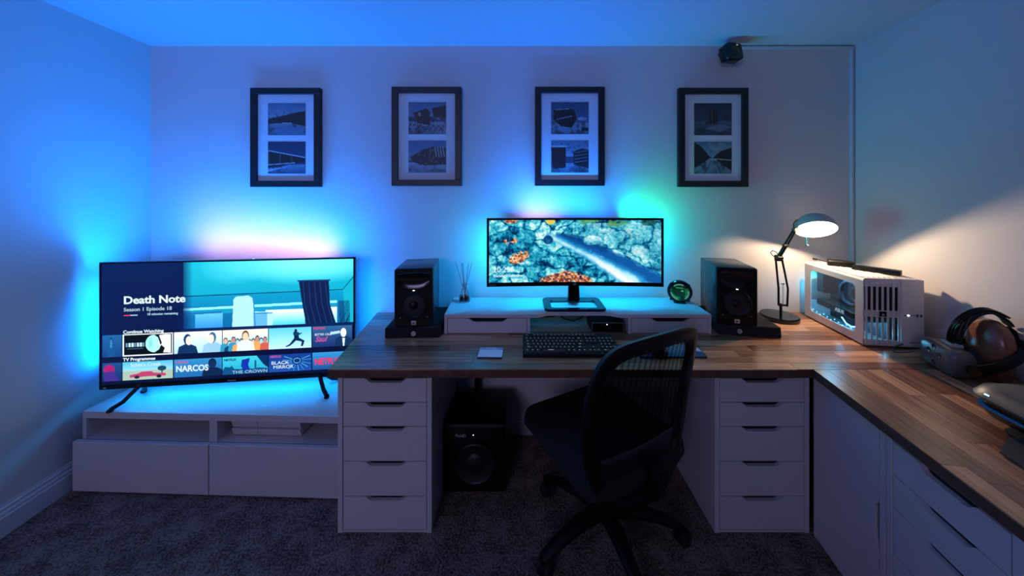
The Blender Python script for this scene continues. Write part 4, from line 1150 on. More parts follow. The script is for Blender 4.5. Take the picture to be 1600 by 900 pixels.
# inside
B().box(0.135, 0.140, 0.03, PD - 0.006, 0.014, PH - 0.016).build('mainboard_tray', mat('board', '#1a2630', 0.45, noise=0.5, nscale=45), pc, smooth=0)
b = B(); b.box(0.06, 0.14, 0.34, 0.39, 0.16, 0.30)
for k in range(8): b.box(0.058, 0.06, 0.342, 0.388, 0.165 + k * 0.017, 0.175 + k * 0.017)
b.build('rear_bracket', M['pc_dark'], pc, smooth=0)
b = B(); b.box(0.02, 0.13, 0.05, 0.335, 0.098, 0.132, 0.004)
gpu = b.build('graphics_card', M['pc_dark'], pc)
lettering('ASUS', 0.026, mat_emit('gpu_text', (0.45, 0.75, 0.9), 0.7), gpu, (0.0192, 0.20, 0.106), rot=(R(90), 0, R(-90)), bold=0.0008)
for y in (0.10, 0.19, 0.28): B().lathe([(0.036, 0), (0.036, 0.004), (0.033, 0.004), (0.03, 0.001), (0.01, 0.001), (0.008, 0.004), (0, 0.004)], (0.075, y, 0.097), (0, 0, -1), n=24, cap1=False).build('card_fan', M['pc_dark'], gpu)
ring = lambda c, r: [(c[0], c[1] + r * math.cos(R(a)), c[2] + r * math.sin(R(a))) for a in range(0, 360, 15)]
M['tube_grey'] = mat('tube_grey', '#4c4a56', 0.4)
for x, yy, zz_, rr2, th in ((0.085, 0.185, 0.205, 0.062, 0.010), (0.105, 0.165, 0.198, 0.040, 0.009)):
    b = B(); b.tube(ring((x, yy, zz_), rr2), th, 10, closed=True); b.build('coolant_tube', M['tube_grey'], pc)
B().lathe([(0.030, 0.0), (0.034, 0.006), (0.034, 0.028), (0.028, 0.034), (0, 0.034)], (0.135, 0.185, 0.205), (-1, 0, 0), n=30, cap1=False).build('cpu_pump', M['pc_dark'], pc)
for k in range(4): B().box(0.10, 0.134, 0.098 - k * 0.009, 0.103 - k * 0.009, 0.15, 0.285).build('memory_stick', M['silver'], pc, smooth=0)
for k in range(9):
    an = 2 * math.pi * k / 9
    c_ = Vector((0.068, 0.052, 0.225))
    pts = [c_ + Vector((r * math.cos(an + r * 7), 0, r * math.sin(an + r * 7))) for r in (0.016, 0.034, 0.052)]
    B().tube(pts, 0.008, 6, flat=(0.010, 0.0012, (0, 1, 0.35))).build('fan_blade', M['pc_dark'], pc)
b = B(); b.tube([(0.068 + 0.058 * math.cos(R(a)), 0.052, 0.225 + 0.058 * math.sin(R(a))) for a in range(0, 360, 12)], 0.005, 8, closed=True); b.build('fan_ring', M['pc_dark'], pc)
M['pc_led'] = mat_emit('pc_led', (0.12, 0.62, 1.0), 7.0)
B().box(0.012, 0.016, 0.03, 0.37, 0.030, 0.033).build('light_strip', M['pc_led'], pc, smooth=0)
B().tube([(0.012, 0.05, 0.075), (0.012, 0.085, 0.062), (0.014, 0.12, 0.066), (0.02, 0.155, 0.085)], 0.0035, 8).build('light_tube', mat_emit('pc_led_pale', (0.45, 0.85, 1.0), 2.5), pc)
for k in range(12): B().cyl((0.012, 0.06 + 0.026 * k, 0.048 + 0.006 * (k % 3)), (0.010, 0.06 + 0.026 * k, 0.048 + 0.006 * (k % 3)), 0.0024, n=8).build('light_dot', M['pc_led'], pc)
point_light('pc_light', pc, (0.04, 0.26, 0.30), 0.02, (0.10, 0.62, 1.0), 1.4)
point_light('pc_light', pc, (0.05, 0.20, 0.06), 0.02, (0.10, 0.55, 1.0), 0.5)
point_light('pc_front_light', pc, (0.11, 0.03, 0.055), 0.01, (0.10, 0.60, 1.0), 0.08)
area_light('pc_rear_light', pc, (0.05, PD - 0.02, 0.20), (-0.4, 1, 0), 0.08, 0.12, (0.08, 0.62, 1.0), 0.25)

# ------------------------------------------------------------------ things lying on the computer
def on_pc(x, y, z=0): 
    c, s = math.cos(PCR), math.sin(PCR)
    return (PCX + c * x - s * y, PCY + s * x + c * y, ZT + PH + 0.004 + z)
t = thing('power_adapter', 'black power brick with a trailing cable, further back on the computer', 'adapter', on_pc(0.10, 0.27), PCR - R(28))
b = B(); b.rrect([(0, -0.058, 0.058, -0.028, 0.028, 0.008), (0.024, -0.058, 0.058, -0.028, 0.028, 0.008), (0.030, -0.052, 0.052, -0.022, 0.022, 0.008)]); b.build('brick', M['black'], t)
B().tube([(-0.056, 0, 0.015), (-0.085, 0.006, 0.022), (-0.115, 0.035, 0.024), (-0.11, 0.075, 0.012), (-0.09, 0.115, 0.004)], 0.0032, 8).build('cable', M['rubber'], t)
t = thing('link_box', 'long flat black box lying on the computer, nearer the front', 'box', on_pc(0.165, 0.135), PCR - R(48))
b = B(); b.box(-0.088, 0.088, -0.025, 0.025, 0, 0.022, 0.003); b.build('housing', M['black'], t)
B().box(-0.086, 0.086, -0.0255, -0.0245, 0.008, 0.011).build('seam', M['black_gloss'], t, smooth=0)

# ------------------------------------------------------------------ headset, jar, cable
NX, NY = -0.924, 0.382         # the way the headset faces
HA = math.atan2(-NX, NY)       # local +y is the facing direction
HC = (1.765, 1.415, ZT)
hs = thing('vr_headset', 'dark virtual reality headset with cables over its top strap, by the wall', 'headset', HC, HA)
# local: y forward, x to the wearer's right
M['visor'] = mat('visor_plastic', '#55504e', 0.3)
def rr_yz(y, hw, z0, z1, r): return (y, -hw, hw, z0, z1, r)
b = B()
lv = [(-0.072, 0.070, 0.014, 0.100, 0.03), (-0.045, 0.086, 0.004, 0.110, 0.03), (-0.015, 0.093, 0.002, 0.112, 0.03), (0.0, 0.092, 0.003, 0.111, 0.03), (0.010, 0.086, 0.009, 0.106, 0.028), (0.014, 0.074, 0.018, 0.098, 0.024)]
b.rrect([(-y, -hw, hw, z0, z1, r) for y, hw, z0, z1, r in reversed(lv)], n=8)
visor = b.build('visor', M['visor'], hs, rot=(R(90), 0, 0), smooth=50)
for k, (x, z) in enumerate(((-0.066, 0.088), (0.066, 0.088), (-0.03, 0.070), (0.03, 0.070), (-0.068, 0.032), (0.068, 0.032), (0.0, 0.028), (0.0, 0.094))):
    B().lathe([(0.0105, 0.0), (0.0095, 0.0016), (0.006, 0.0004), (0.0, 0.0)], (x, 0.0105 if abs(x) > 0.05 else 0.0138, z), (0, 1, 0), n=18, cap1=False).build('sensor_dimple', M['black_gloss'], hs)
B().tube([(0.072 * math.cos(R(a)), -0.082, 0.058 + 0.046 * math.sin(R(a))) for a in range(0, 360, 15)], 0.012, 10, closed=True).build('face_cushion', M['black_fabric'], hs)
B().cyl((0.093, -0.045, 0.052), (0.106, -0.045, 0.052), 0.019, n=24).build('side_pivot', M['black_gloss'], hs)
B().cyl((-0.093, -0.045, 0.052), (-0.106, -0.045, 0.052), 0.019, n=24).build('side_pivot', M['black_gloss'], hs)
B().box(-0.028, 0.028, -0.062, -0.02, 0.108, 0.122, 0.005).build('cable_clip', mat('clip_grey', '#a8a29e', 0.4), hs)
for sx in (-1, 1):
    b = B(); b.tube(sm([(sx * 0.100, -0.045, 0.052), (sx * 0.104, -0.10, 0.075), (sx * 0.090, -0.165, 0.115), (sx * 0.05, -0.203, 0.140), (0, -0.213, 0.145)]), 0.01, 10, flat=(0.020, 0.005, (1, 0, 0)))
    b.build('side_strap', M['black'], hs)
B().tube(sm([(0, -0.05, 0.115), (0, -0.068, 0.19), (0, -0.105, 0.246), (0, -0.15, 0.262), (0, -0.195, 0.232), (0, -0.216, 0.16)]), 0.01, 10, flat=(0.026, 0.005, (0, 0.3, 1))).build('top_strap', M['black_fabric'], hs, smooth=60)
for k in range(3):
    x = -0.014 + 0.014 * k
    B().tube(sm([(x, -0.035, 0.120), (x, -0.040, 0.165), (x, -0.058, 0.212), (x + 0.004, -0.105, 0.258), (x, -0.15, 0.273), (x, -0.195, 0.25)]), 0.0042, 8).build('cable', M['black_gloss'], hs)
B().rrect([(0.118, -0.05, 0.05, -0.222, -0.208, 0.006), (0.172, -0.05, 0.05, -0.222, -0.208, 0.006)]).build('rear_pad', M['black_fabric'], hs)
for sx in (1,):
    b = B(); b.lathe([(0.036, -0.012), (0.040, 0.0), (0.036, 0.012), (0.024, 0.016), (0.0, 0.016)], (sx * 0.098, -0.150, 0.085), (sx, -0.25, 0), n=28, cap1=False)
    b.build('ear_cup', M['black'], hs)
    B().tube([(sx * 0.116, -0.155 + 0.020 * math.cos(R(a)), 0.085 + 0.020 * math.sin(R(a))) for a in range(0, 360, 18)], 0.0024, 6, closed=True).build('ear_cup_ring', M['silver'], hs)
mj = mat('brown_glaze', '#7a4a32', 0.25, noise=0.35, nscale=9)
hx, hy = math.cos(HA), math.sin(HA)
jl = (0.0, -0.152)
t = thing('head_stand', 'glossy brown rounded head stand inside the headset straps', 'stand', (HC[0] + hx * jl[0] - hy * jl[1], HC[1] + hy * jl[0] + hx * jl[1], ZT), HA)
b = B()
b.loft([[(0.083 * q * math.cos(R(a)), 0.053 * q * math.sin(R(a)), z) for a in range(0, 360, 10)] for z, q in ((0.0, 0.72), (0.01, 0.80), (0.05, 0.90), (0.10, 1.0), (0.15, 0.97), (0.19, 0.84), (0.215, 0.62), (0.23, 0.34), (0.234, 0.05))])
b.build('dome', mj, t, smooth=60)
t = thing('headset_cable', 'thin grey cable looped on the desk at the foot of the white computer', 'cable', (1.79, 1.545, ZT))
B().tube([(0.10 * math.cos(R(a)) * 0.5 - 0.0, 0.05 * math.sin(R(a)), 0.004 + 0.028 * (1 + math.cos(R(a + 40)))) for a in range(60, 400, 14)], 0.0032, 8).build('loop', mat('cable_grey', '#4c4a4c', 0.45), t)

# ------------------------------------------------------------------ printer
px0, pz = at(1527, 640, 1.115).x, ZT
pr = thing('inkjet_printer', 'rounded charcoal inkjet printer with a blue light line, on the right-hand worktop', 'printer', (1.495, 1.135, ZT), WING)
M['pr_grey'] = mat('printer_grey', '#3b393d', 0.42)
PL, PDp = 0.46, 0.34
b = B(); b.rrect([(0.014, 0.035, PL - 0.035, 0.050, PDp - 0.03, 0.05), (0.030, 0.012, PL - 0.012, 0.022, PDp - 0.01, 0.06), (0.056, 0.0, PL, 0.004, PDp, 0.07)], n=8)
b.build('base_body', M['black_gloss'], pr, smooth=50)
b = B(); b.rrect([(0.0, 0.06, PL - 0.06, 0.09, PDp - 0.05, 0.03), (0.014, 0.06, PL - 0.06, 0.09, PDp - 0.05, 0.03)]); b.build('foot', M['rubber'], pr)
b = B(); b.rrect([(0.0565, 0.0005, PL - 0.0005, 0.003, PDp, 0.07), (0.0605, 0.0005, PL - 0.0005, 0.003, PDp, 0.07)], n=8); b.build('light_line', mat_emit('printer_line', (0.02, 0.12, 0.42), 0.22), pr)
b = B(); b.rrect([(0.061, 0.008, PL - 0.008, 0.012, PDp - 0.004, 0.066), (0.084, 0.006, PL - 0.006, 0.008, PDp - 0.004, 0.066)], n=8); b.build('recess', M['black_gloss'], pr)
b = B(); b.rrect([(0.084, -0.002, PL, -0.003, PDp, 0.07), (0.092, -0.004, PL + 0.002, -0.006, PDp + 0.002, 0.07), (0.112, 0.006, PL - 0.004, 0.010, PDp - 0.004, 0.066), (0.124, 0.026, PL - 0.02, 0.045, PDp - 0.02, 0.05), (0.128, 0.05, PL - 0.04, 0.08, PDp - 0.04, 0.04)], n=8)
b.build('lid', M['pr_grey'], pr, smooth=50)
b = B(); b.box(0.06, PL - 0.06, 0.13, PDp - 0.05, 0.1275, 0.1295, 0.001, 1); b.build('lid_panel', M['black'], pr)
B().box(0.062, 0.074, 0.001, 0.004, 0.100, 0.104).build('status_light', M['led_blue'], pr, smooth=0)
b = B(); b.prism([(0.13, -0.006), (0.13, 0.10), (0.38, 0.10), (0.38, -0.10), (0.20, -0.10)], 0.006, 0.010, 'xy'); b.prism([(0.12, 0.0), (0.34, 0.0), (0.34, 0.1), (0.12, 0.1)], 0.0, 0.006, 'xy')
b.build('output_tray', mat('tray_grey', '#3a383a', 0.5), pr, smooth=0)
# ------------------------------------------------------------------ framed photographs
def photo(kind, seed):
    w, h = 66, 56
    cv = Canvas(w, h, '#3d4f66')
    n = vnoise(w, h, 6, seed, 4, 1.2); n2 = vnoise(w, h, 18, seed + 50, 2, 1.2)
    sky = lambda a, b, y: cv.grad(0, 0, 1, y, a, b)
    snow = lambda y, a='#9aa9b8', b='#5f7186': (cv.grad(0, y, 1, 1.01, a, b), cv.put((cv.V > y) * np.clip((n - 0.5) * 4, 0, 1), '#2c2f38', 0.75))
    if kind == 'valley':
        sky('#5f86a6', '#9fb2c4', 0.5); cv.put((cv.V < 0.4) * np.clip((n - 0.45) * 3, 0, 1), '#aebccb', 0.5); snow(0.55)
        cv.poly([(0, 0.48), (0.3, 0.42), (0.65, 0.32), (1, 0.24), (1, 0.72), (0.6, 0.62), (0, 0.64)], '#3a2c2c'); cv.put((cv.V > 0.3) * (cv.V < 0.62) * np.clip((n2 - 0.55) * 5, 0, 1), '#5a3d36', 0.8)
        cv.poly([(0.1, 0.85), (0.5, 0.68), (0.9, 0.80), (1, 1), (0.3, 1)], '#6f8ea8'); cv.rect(0.38, 0.60, 0.62, 0.63, '#dfe8ee')
    elif kind == 'bridge':
        sky('#28405e', '#3a5576', 0.75); snow(0.72, '#8aa0b4', '#42586e')
        cv.poly([(0, 0.28), (1, 0.50), (1, 0.64), (0, 0.82)], '#2c2626')
        for k in range(9): cv.line([(0.03 + k * 0.1, 0.32 + 0.022 * k), (0.03 + k * 0.1, 0.70 - 0.012 * k)], 0.012, '#8a6a5a' if k % 3 == 0 else '#131316')
        cv.line([(0, 0.28), (1, 0.50)], 0.014, '#d9dfe4'); cv.line([(0, 0.72), (0.7, 0.66)], 0.014, '#c4ccd4'); cv.poly([(0, 0.86), (0.6, 0.76), (0.3, 0.84), (0, 0.94)], '#b9c4ce')
    elif kind == 'huts':
        sky('#4f779c', '#7f9ab4', 0.45); snow(0.6)
        cv.poly([(0.12, 0.34), (0.46, 0.2), (0.58, 0.30), (0.58, 0.72), (0.25, 0.66)], '#3f2a2a'); cv.poly([(0.62, 0.2), (1, 0.1), (1, 0.5), (0.66, 0.44)], '#35272b'); cv.ell(0.30, 0.38, 0.04, 0.06, '#c9a08c')
        cv.put((cv.V > 0.5) * np.clip((n2 - 0.55) * 6, 0, 1), '#12141c', 0.8); cv.put((cv.V > 0.5) * (cv.U > 0.7) * np.clip((n2 - 0.5) * 6, 0, 1), '#c9d4de', 0.8)
    elif kind == 'wreck':
        sky('#4876a2', '#6f93b4', 0.6); snow(0.68, '#a9bccb', '#6d8298')
        cv.poly([(0.05, 0.52), (0.4, 0.28), (0.7, 0.18), (1, 0.24), (1, 0.74), (0.45, 0.78), (0.1, 0.66)], '#23232b'); cv.put((cv.V > 0.2) * (cv.V < 0.8) * np.clip((n2 - 0.6) * 7, 0, 1), '#b7a6a0', 0.6)
        for k in range(4): cv.line([(0.7 + 0.07 * k, 0.2), (0.74 + 0.07 * k, 0.5)], 0.012, '#cfd6dc')
    elif kind == 'boulder':
        sky('#3a5a80', '#58779a', 0.6); snow(0.62, '#9fb4c4', '#6a8298')
        cv.poly([(0.08, 0.24), (0.45, 0.18), (0.62, 0.28), (0.68, 0.5), (0.55, 0.80), (0.25, 0.74), (0.06, 0.52)], '#20191c'); cv.put((cv.U < 0.66) * (cv.V > 0.2) * (cv.V < 0.7) * np.clip((n2 - 0.6) * 6, 0, 1), '#6e4c44', 0.6)
        cv.line([(0.12, 0.24), (0.48, 0.21)], 0.014, '#aab4bd'); cv.line([(0.15, 0.54), (0.55, 0.44)], 0.012, '#aab4bd'); cv.ell(0.82, 0.52, 0.12, 0.05, '#b9c6d2'); cv.ell(0.9, 0.84, 0.1, 0.06, '#1c1d26')
    elif kind == 'gate':
        sky('#6a8aa6', '#9db1c2', 0.5); snow(0.7); cv.put(np.clip((n2 - 0.5) * 3, 0, 1), '#3c5068', 0.5)
        cv.poly([(0, 0.2), (0.4, 0.22), (0.4, 0.84), (0.05, 0.88)], '#2b1e24'); cv.rect(0.02, 0.16, 0.42, 0.21, '#c7d1da'); cv.poly([(0.58, 0.36), (0.8, 0.24), (1, 0.3), (1, 0.86), (0.6, 0.74)], '#26242b')
        for k in range(4): cv.line([(0.62, 0.38 + 0.1 * k), (0.95, 0.32 + 0.1 * k)], 0.010, '#8593a1')
    elif kind == 'ruin':
        sky('#2f3d4c', '#465866', 0.55); snow(0.55, '#6a7783', '#3f4d5a'); cv.put((cv.V < 0.6) * np.clip((n - 0.5) * 4, 0, 1), '#23301f', 0.6)
        cv.poly([(0.3, 0.28), (0.45, 0.16), (0.6, 0.22), (0.64, 0.6), (0.3, 0.68)], '#5b4748')
        for x in (0.42, 0.52, 0.58): cv.line([(x, 0.2), (x + 0.02, 0.62)], 0.018, '#161217')
        cv.poly([(0.3, 0.78), (0.7, 0.66), (1, 0.72), (0.7, 0.9)], '#8390a0')
    else:                                   # a snowy railway line
        sky('#4d7f9c', '#9db4c4', 0.5); cv.put((cv.V < 0.4) * np.clip((n - 0.4) * 3, 0, 1), '#c9d5dd', 0.5); snow(0.52, '#a8bccb', '#71889c')
        cv.poly([(0, 0.02), (0.18, 0.14), (0.44, 0.5), (0.3, 0.62), (0, 0.84)], '#26222a'); cv.poly([(1, 0.18), (0.7, 0.30), (0.5, 0.5), (0.62, 0.54), (1, 0.60)], '#2b2426'); cv.poly([(0.6, 0.55), (1, 0.60), (1, 0.92), (0.62, 0.6)], '#1d1b22')
        cv.line([(0.6, 0.54), (1, 0.58)], 0.012, '#c9d4de'); cv.line([(0.46, 0.6), (0.28, 1)], 0.012, '#34404c'); cv.line([(0.56, 0.6), (0.72, 1)], 0.012, '#34404c')
    cv.put(np.clip((n2 - 0.5) * 2, 0, 1), '#1d2836', 0.25)
    cv.a = cv.a * 0.80
    return cv
M['frame_black'] = mat('frame_black', '#0d0d11', 0.45)
M['mount'] = mat('picture_mount', '#c9ccd2', 0.8)
FW, FH = 0.430, 0.612
specs = [(445, 'a snowy valley above a long covered bridge', 'valley', 'bridge'), (666, 'dark huts in snow above a wooden wreck', 'huts', 'wreck'),
         (890.5, 'a dark cabin in snow above two gateway walls', 'boulder', 'gate'), (1115.5, 'a dusky ruin above a snowy railway line', 'ruin', 'railway')]
for i, (px_, words, ka, kb) in enumerate(specs):
    c = at(px_, 214.5 if i in (0, 3) else 212.8, 2.06)
    t = thing('picture_frame', 'black framed pair of photographs showing ' + words, 'picture', (c.x, YB - 0.0005, c.z - FH / 2), 0, 'framed photograph pairs on the back wall')
    b = B()
    e = 0.038
    for x0, x1, z0, z1 in ((-FW / 2, FW / 2, 0, e), (-FW / 2, FW / 2, FH - e, FH), (-FW / 2, -FW / 2 + e, e, FH - e), (FW / 2 - e, FW / 2, e, FH - e)):
        b.box(x0, x1, -0.030, 0.0, z0, z1, 0.0015, 1)
    b.build('frame', M['frame_black'], t, smooth=0)
    B().box(-FW / 2 + e, FW / 2 - e, -0.014, -0.004, e, FH - e).build('mount', M['mount'], t, smooth=0)
    pw, ph = 0.233, 0.199
    for kd, zc_ in ((ka, FH * 0.687), (kb, FH * 0.297)):
        picture('photograph', photo(kd, 10 + i * 7 + (3 if kd == kb else 0)), pw, ph, M['print_paper'], t, (0.002, -0.0152, zc_ - ph / 2))

# ------------------------------------------------------------------ tracking sensor below the ceiling
c = at(1142, 83.5, 2.0)
t = thing('tracking_sensor', 'small black cube sensor mounted high on the back wall near the ceiling', 'sensor', (c.x, c.y, c.z), R(14))
b = B(); b.rrect([(-0.036, -0.047, 0.047, -0.046, 0.046, 0.012), (-0.030, -0.052, 0.052, -0.050, 0.050, 0.014), (0.030, -0.052, 0.052, -0.050, 0.050, 0.014), (0.036, -0.047, 0.047, -0.046, 0.046, 0.012)])
b.build('body', M['black_gloss'], t, rot=(R(90 - 12), 0, 0), smooth=50)
b = B(); b.tube([(0, 0.03, 0.0), (0.01, 0.065, 0.015), (0.02, 0.082, 0.03)], 0.009, 10); b.cyl((0.02, 0.078, 0.03), (0.02, 0.088, 0.03), 0.024, n=20)
b.build('mount', M['black'], t)
B().tube([(0.03, 0.025, 0.03), (0.06, 0.05, 0.05), (0.085, 0.052, 0.060), (0.115, 0.048, 0.062)], 0.003, 6).build('cable', M['rubber'], t)
B().cyl((0.0, -0.040, 0.034), (0.0, -0.047, 0.0325), 0.0025, n=8).build('indicator', mat_emit('sensor_dot', (0.5, 0.8, 0.7), 0.6), t)

# ------------------------------------------------------------------ subwoofer
t = thing('subwoofer', 'big black subwoofer standing on the carpet under the desk', 'subwoofer', (-0.232, 1.665, 0))
SWd, SHt, SD = 0.305, 0.345, 0.28
b = B(); b.box(-SWd / 2, SWd / 2, 0.012, SD, 0.012, SHt, 0.006); b.build('cabinet', M['black'], t)
b = B(); b.rrect([(0, -SWd / 2, SWd / 2, 0.012, SHt, 0.016), (0.012, -SWd / 2, SWd / 2, 0.012, SHt, 0.016), (0.018, -SWd / 2 + 0.006, SWd / 2 - 0.006, 0.018, SHt - 0.012, 0.014)])
b.build('baffle', M['black'], t, loc=(0, 0.014, 0), rot=(R(90), 0, 0))
f = -0.0045
B().lathe([(0.118, 0), (0.118, 0.003), (0.110, 0.006), (0.100, 0.002)], (0, f + 0.001, 0.155), (0, -1, 0), n=44, cap0=False, cap1=False).build('driver_ring', M['black_gloss'], t)
B().lathe([(0.101, 0.002), (0.095, 0.0075), (0.086, 0.002), (0.05, -0.0005), (0.046, 0.004), (0.03, 0.010), (0.0, 0.013)], (0, f, 0.155), (0, -1, 0), n=44, cap0=False, cap1=False).build('driver_cone', mat('sub_cone', '#121216', 0.5), t)
lettering('FluidD', 0.020, M['badge'], t, (-0.098, f - 0.0005, 0.288), name='lettering', bold=0.0003)
B().cyl((-0.008, f, 0.298), (-0.008, f - 0.002, 0.298), 0.0022, n=8).build('power_light', M['led_white'], t)
for sx in (-1, 1):
    for y in (0.04, SD - 0.03): B().cyl((sx * 0.12, y, 0), (sx * 0.12, y, 0.013), 0.016, n=12).build('foot', M['rubber'], t)

# ------------------------------------------------------------------ office chair
CT = R(28)
ch = thing('office_chair', 'black mesh-backed office chair on castors, turned to the left at the desk', 'chair', (0.360, 1.46, 0), CT)
M['chair_plastic'] = mat('chair_plastic', '#060607', 0.5, spec=0.3)
M['chair_shell'] = mat('chair_shell', '#16141c', 0.3)
for k in range(5):
    an = R(354 + 72 * k) - CT
    dv = Vector((math.cos(an), math.sin(an), 0))
    pts = [dv * 0.03 + Vector((0, 0, 0.125)), dv * 0.12 + Vector((0, 0, 0.128)), dv * 0.22 + Vector((0, 0, 0.112)), dv * 0.30 + Vector((0, 0, 0.086)), dv * 0.325 + Vector((0, 0, 0.076))]
    rings = []
    sdv = Vector((-dv.y, dv.x, 0))
    for p, w_, h_ in zip(pts, (0.036, 0.033, 0.028, 0.024, 0.020), (0.030, 0.027, 0.021, 0.017, 0.014)):
        rings.append([p + sdv * (w_ * math.cos(R(a))) + Vector((0, 0, h_ * math.sin(R(a)))) for a in range(0, 360, 30)])
    B().loft(rings).build('base_leg', M['chair_plastic'], ch, smooth=50)
    # castor
    e = dv * 0.318
    sw = 0.6 + k
    wd = Vector((math.cos(an + sw), math.sin(an + sw), 0)); wn = Vector((-wd.y, wd.x, 0))
    b = B(); b.cyl(e + Vector((0, 0, 0.045)), e + Vector((0, 0, 0.085)), 0.010, n=12); b.cyl(e + wd * 0.014 - wn * 0.008 + Vector((0, 0, 0.034)), e + wd * 0.014 + wn * 0.008 + Vector((0, 0, 0.034)), 0.030, n=20)
    cs = b.build('castor', M['chair_plastic'], ch)
    for s_ in (-1, 1):
        B().lathe([(0.026, 0.0), (0.030, 0.003), (0.030, 0.015), (0.024, 0.020), (0.0, 0.020)], e + wd * 0.014 + wn * (s_ * 0.009) + Vector((0, 0, 0.0302)), wn * s_, n=20).build('wheel', M['rubber'], cs)
b = B(); b.lathe([(0.045, 0.098), (0.050, 0.108), (0.048, 0.140), (0.034, 0.150)], n=28); b.build('hub', M['chair_plastic'], ch)
b = B(); b.lathe([(0.030, 0.140), (0.030, 0.24), (0.024, 0.245), (0.024, 0.30), (0.016, 0.30), (0.016, 0.39)], n=24); b.build('gas_column', M['chair_plastic'], ch)
b = B(); b.box(-0.09, 0.09, -0.12, 0.11, 0.372, 0.408, 0.012); b.tube([(0.08, 0.02, 0.392), (0.18, 0.02, 0.390), (0.24, 0.03, 0.386)], 0.007, 8); b.build('mechanism', M['chair_plastic'], ch)
b = B(); b.rrect([(0.405, -0.20, 0.20, -0.20, 0.20, 0.09), (0.418, -0.255, 0.245, -0.235, 0.262, 0.09), (0.450, -0.278, 0.262, -0.245, 0.290, 0.09), (0.478, -0.272, 0.258, -0.24, 0.284, 0.085), (0.492, -0.225, 0.225, -0.21, 0.230, 0.08), (0.495, -0.12, 0.12, -0.11, 0.13, 0.06)], n=8)
b.build('seat', M['black_fabric'], ch, smooth=60)
# back: outline in (x, z); it leans back with height and wraps round the sitter
def yb(x, z):
    zz = max(0.0, (z - 0.36) / 0.66)
    return -0.235 - 0.02 * math.sin(min(1, zz) * math.pi) * -1 - 0.085 * zz ** 1.6 + 0.35 * x * x
half = [(0.0, 1.012), (0.09, 1.010), (0.165, 0.998), (0.212, 0.965), (0.236, 0.90), (0.248, 0.81), (0.250, 0.71), (0.242, 0.61), (0.222, 0.52), (0.188, 0.44), (0.142, 0.38), (0.08, 0.352), (0.0, 0.345)]
def smooth_closed(P, n):
    out = []
    m = len(P)
    for i in range(m):
        p0, p1, p2, p3 = (Vector((*P[(i + k) % m], 0)) for k in (-1, 0, 1, 2))
        for j in range(n):
            t_ = j / n
            q = 0.5 * ((2 * p1) + (-p0 + p2) * t_ + (2 * p0 - 5 * p1 + 4 * p2 - p3) * t_ ** 2 + (-p0 + 3 * p1 - 3 * p2 + p3) * t_ ** 3)
            out.append((q.x, q.y))
    return out
half = [(x * 1.10, z) for x, z in half]
BX = -0.022
outl = smooth_closed(half + [(-x, z) for x, z in reversed(half[1:-1])], 4)
def band_ring(x, z, wi, th):
    c2 = Vector((0, 0.68))
    d2 = (Vector((x, z)) - c2)
    d2 = d2.normalized()
    inn = Vector((x, z)) - d2 * wi
    mid_ = (Vector((x, z)) + inn) / 2
    q = []
    for (u, v) in ((0, -0.5), (0.12, -1), (0.5, -1.1), (0.88, -0.9), (1, 0), (0.88, 0.7), (0.5, 0.9), (0.1, 0.8)):
        pp = Vector((x, z)) * (1 - u) + inn * u
        q.append((pp.x, yb(pp.x, pp.y) + v * th, pp.y))
    return q
rings = [band_ring(x, z, 0.068 if z > 0.5 else 0.055, 0.015) for x, z in outl]
b = B(); b.loft(rings + [rings[0]], False, False); b.build('back_frame', M['chair_plastic'], ch, smooth=60, loc=(BX, 0, 0))
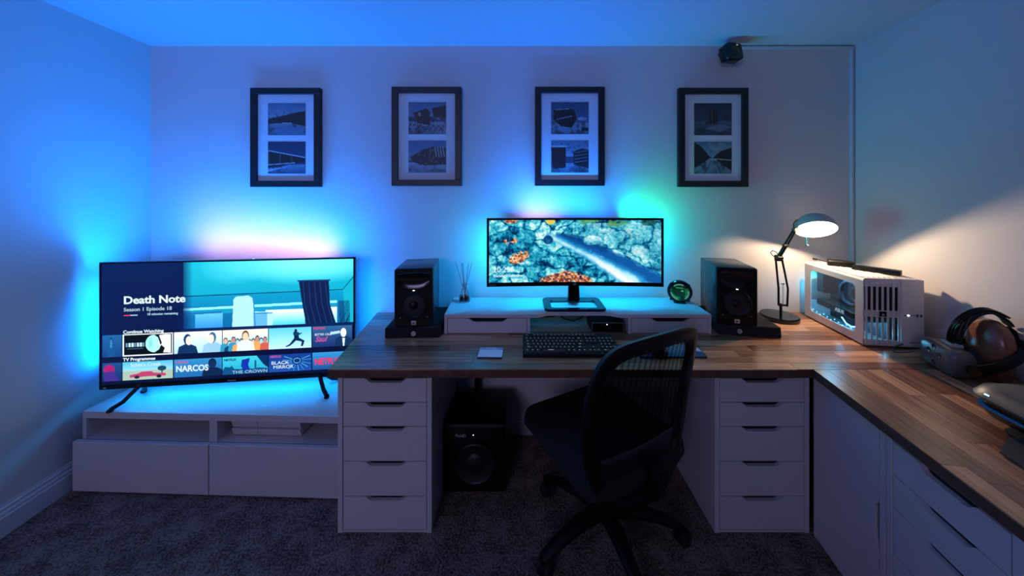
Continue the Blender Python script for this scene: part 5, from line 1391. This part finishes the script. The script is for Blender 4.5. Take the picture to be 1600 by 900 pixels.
# the taut mesh and the solid lower shell
def inside(x, z):
    n = len(outl); r = False
    for i in range(n):
        (x0, z0), (x1, z1) = outl[i], outl[(i + 1) % n]
        if (z0 > z) != (z1 > z) and x < (x1 - x0) * (z - z0) / (z1 - z0) + x0: r = not r
    return r
def span(z):
    xs = [k * 0.002 for k in range(0, 150)]
    w_ = 0
    for x in xs:
        if inside(x, z): w_ = x
    return w_
def sheet(zs, inset, yo, nx=16):
    b = B(); rows = []
    for z in zs:
        w_ = max(0.01, span(z) - inset)
        rows.append([(w_ * (-1 + 2 * k / nx), yb(w_ * (-1 + 2 * k / nx), z) + yo, z) for k in range(nx + 1)])
    return b.loft(rows, False, False, closed=False)
mm_ = bpy.data.materials.new('chair_mesh'); mm_.use_nodes = True
nt = mm_.node_tree; nt.nodes.clear()
o_ = nt.nodes.new('ShaderNodeOutputMaterial'); mx = nt.nodes.new('ShaderNodeMixShader'); tr_ = nt.nodes.new('ShaderNodeBsdfTransparent'); df = nt.nodes.new('ShaderNodeBsdfDiffuse')
df.inputs[0].default_value = (0.006, 0.006, 0.008, 1)
tc = nt.nodes.new('ShaderNodeTexCoord'); 
wv = nt.nodes.new('ShaderNodeTexWave'); wv.wave_type = 'BANDS'; wv.bands_direction = 'X'; wv.inputs['Scale'].default_value = 11; wv.inputs['Distortion'].default_value = 6; wv.inputs['Detail'].default_value = 1; wv.inputs['Detail Scale'].default_value = 0.5
rp = nt.nodes.new('ShaderNodeMapRange'); rp.inputs['To Min'].default_value = 0.56; rp.inputs['To Max'].default_value = 0.84
nt.links.new(tc.outputs['Object'], wv.inputs['Vector']); nt.links.new(wv.outputs['Fac'], rp.inputs['Value']); nt.links.new(rp.outputs[0], mx.inputs[0])
nt.links.new(tr_.outputs[0], mx.inputs[1]); nt.links.new(df.outputs[0], mx.inputs[2]); nt.links.new(mx.outputs[0], o_.inputs[0])
sheet([0.56 + 0.0215 * k for k in range(21)], 0.03, 0.0).build('back_mesh', mm_, ch, smooth=60, loc=(BX, 0, 0))
b = sheet([0.362 + 0.0225 * k for k in range(10)], 0.02, 0.002)
o = b.build('lower_shell', M['chair_shell'], ch, smooth=60, loc=(BX, 0, 0))
md = o.modifiers.new('thickness', 'SOLIDIFY'); md.thickness = 0.008; md.offset = 0
b = B(); b.tube([(0, -0.10, 0.39), (0, -0.20, 0.385), (0, yb(0, 0.36) - 0.03, 0.40), (0, yb(0, 0.52) - 0.028, 0.52)], [0.03, 0.028, 0.026, 0.022], 10); b.build('back_bracket', M['chair_plastic'], ch)
# ------------------------------------------------------------------ lettering becomes plain mesh
dg = bpy.context.evaluated_depsgraph_get()
dg.update()
for o in [o for o in S.objects if o.type == 'FONT']:
    me = bpy.data.meshes.new_from_object(o.evaluated_get(dg))
    n_ = o.name
    p = bpy.data.objects.new(n_, me)
    COL.objects.link(p)
    p.parent = o.parent
    p.location, p.rotation_euler, p.scale = o.location, o.rotation_euler, o.scale
    bpy.data.objects.remove(o, do_unlink=True)
    p.name = n_
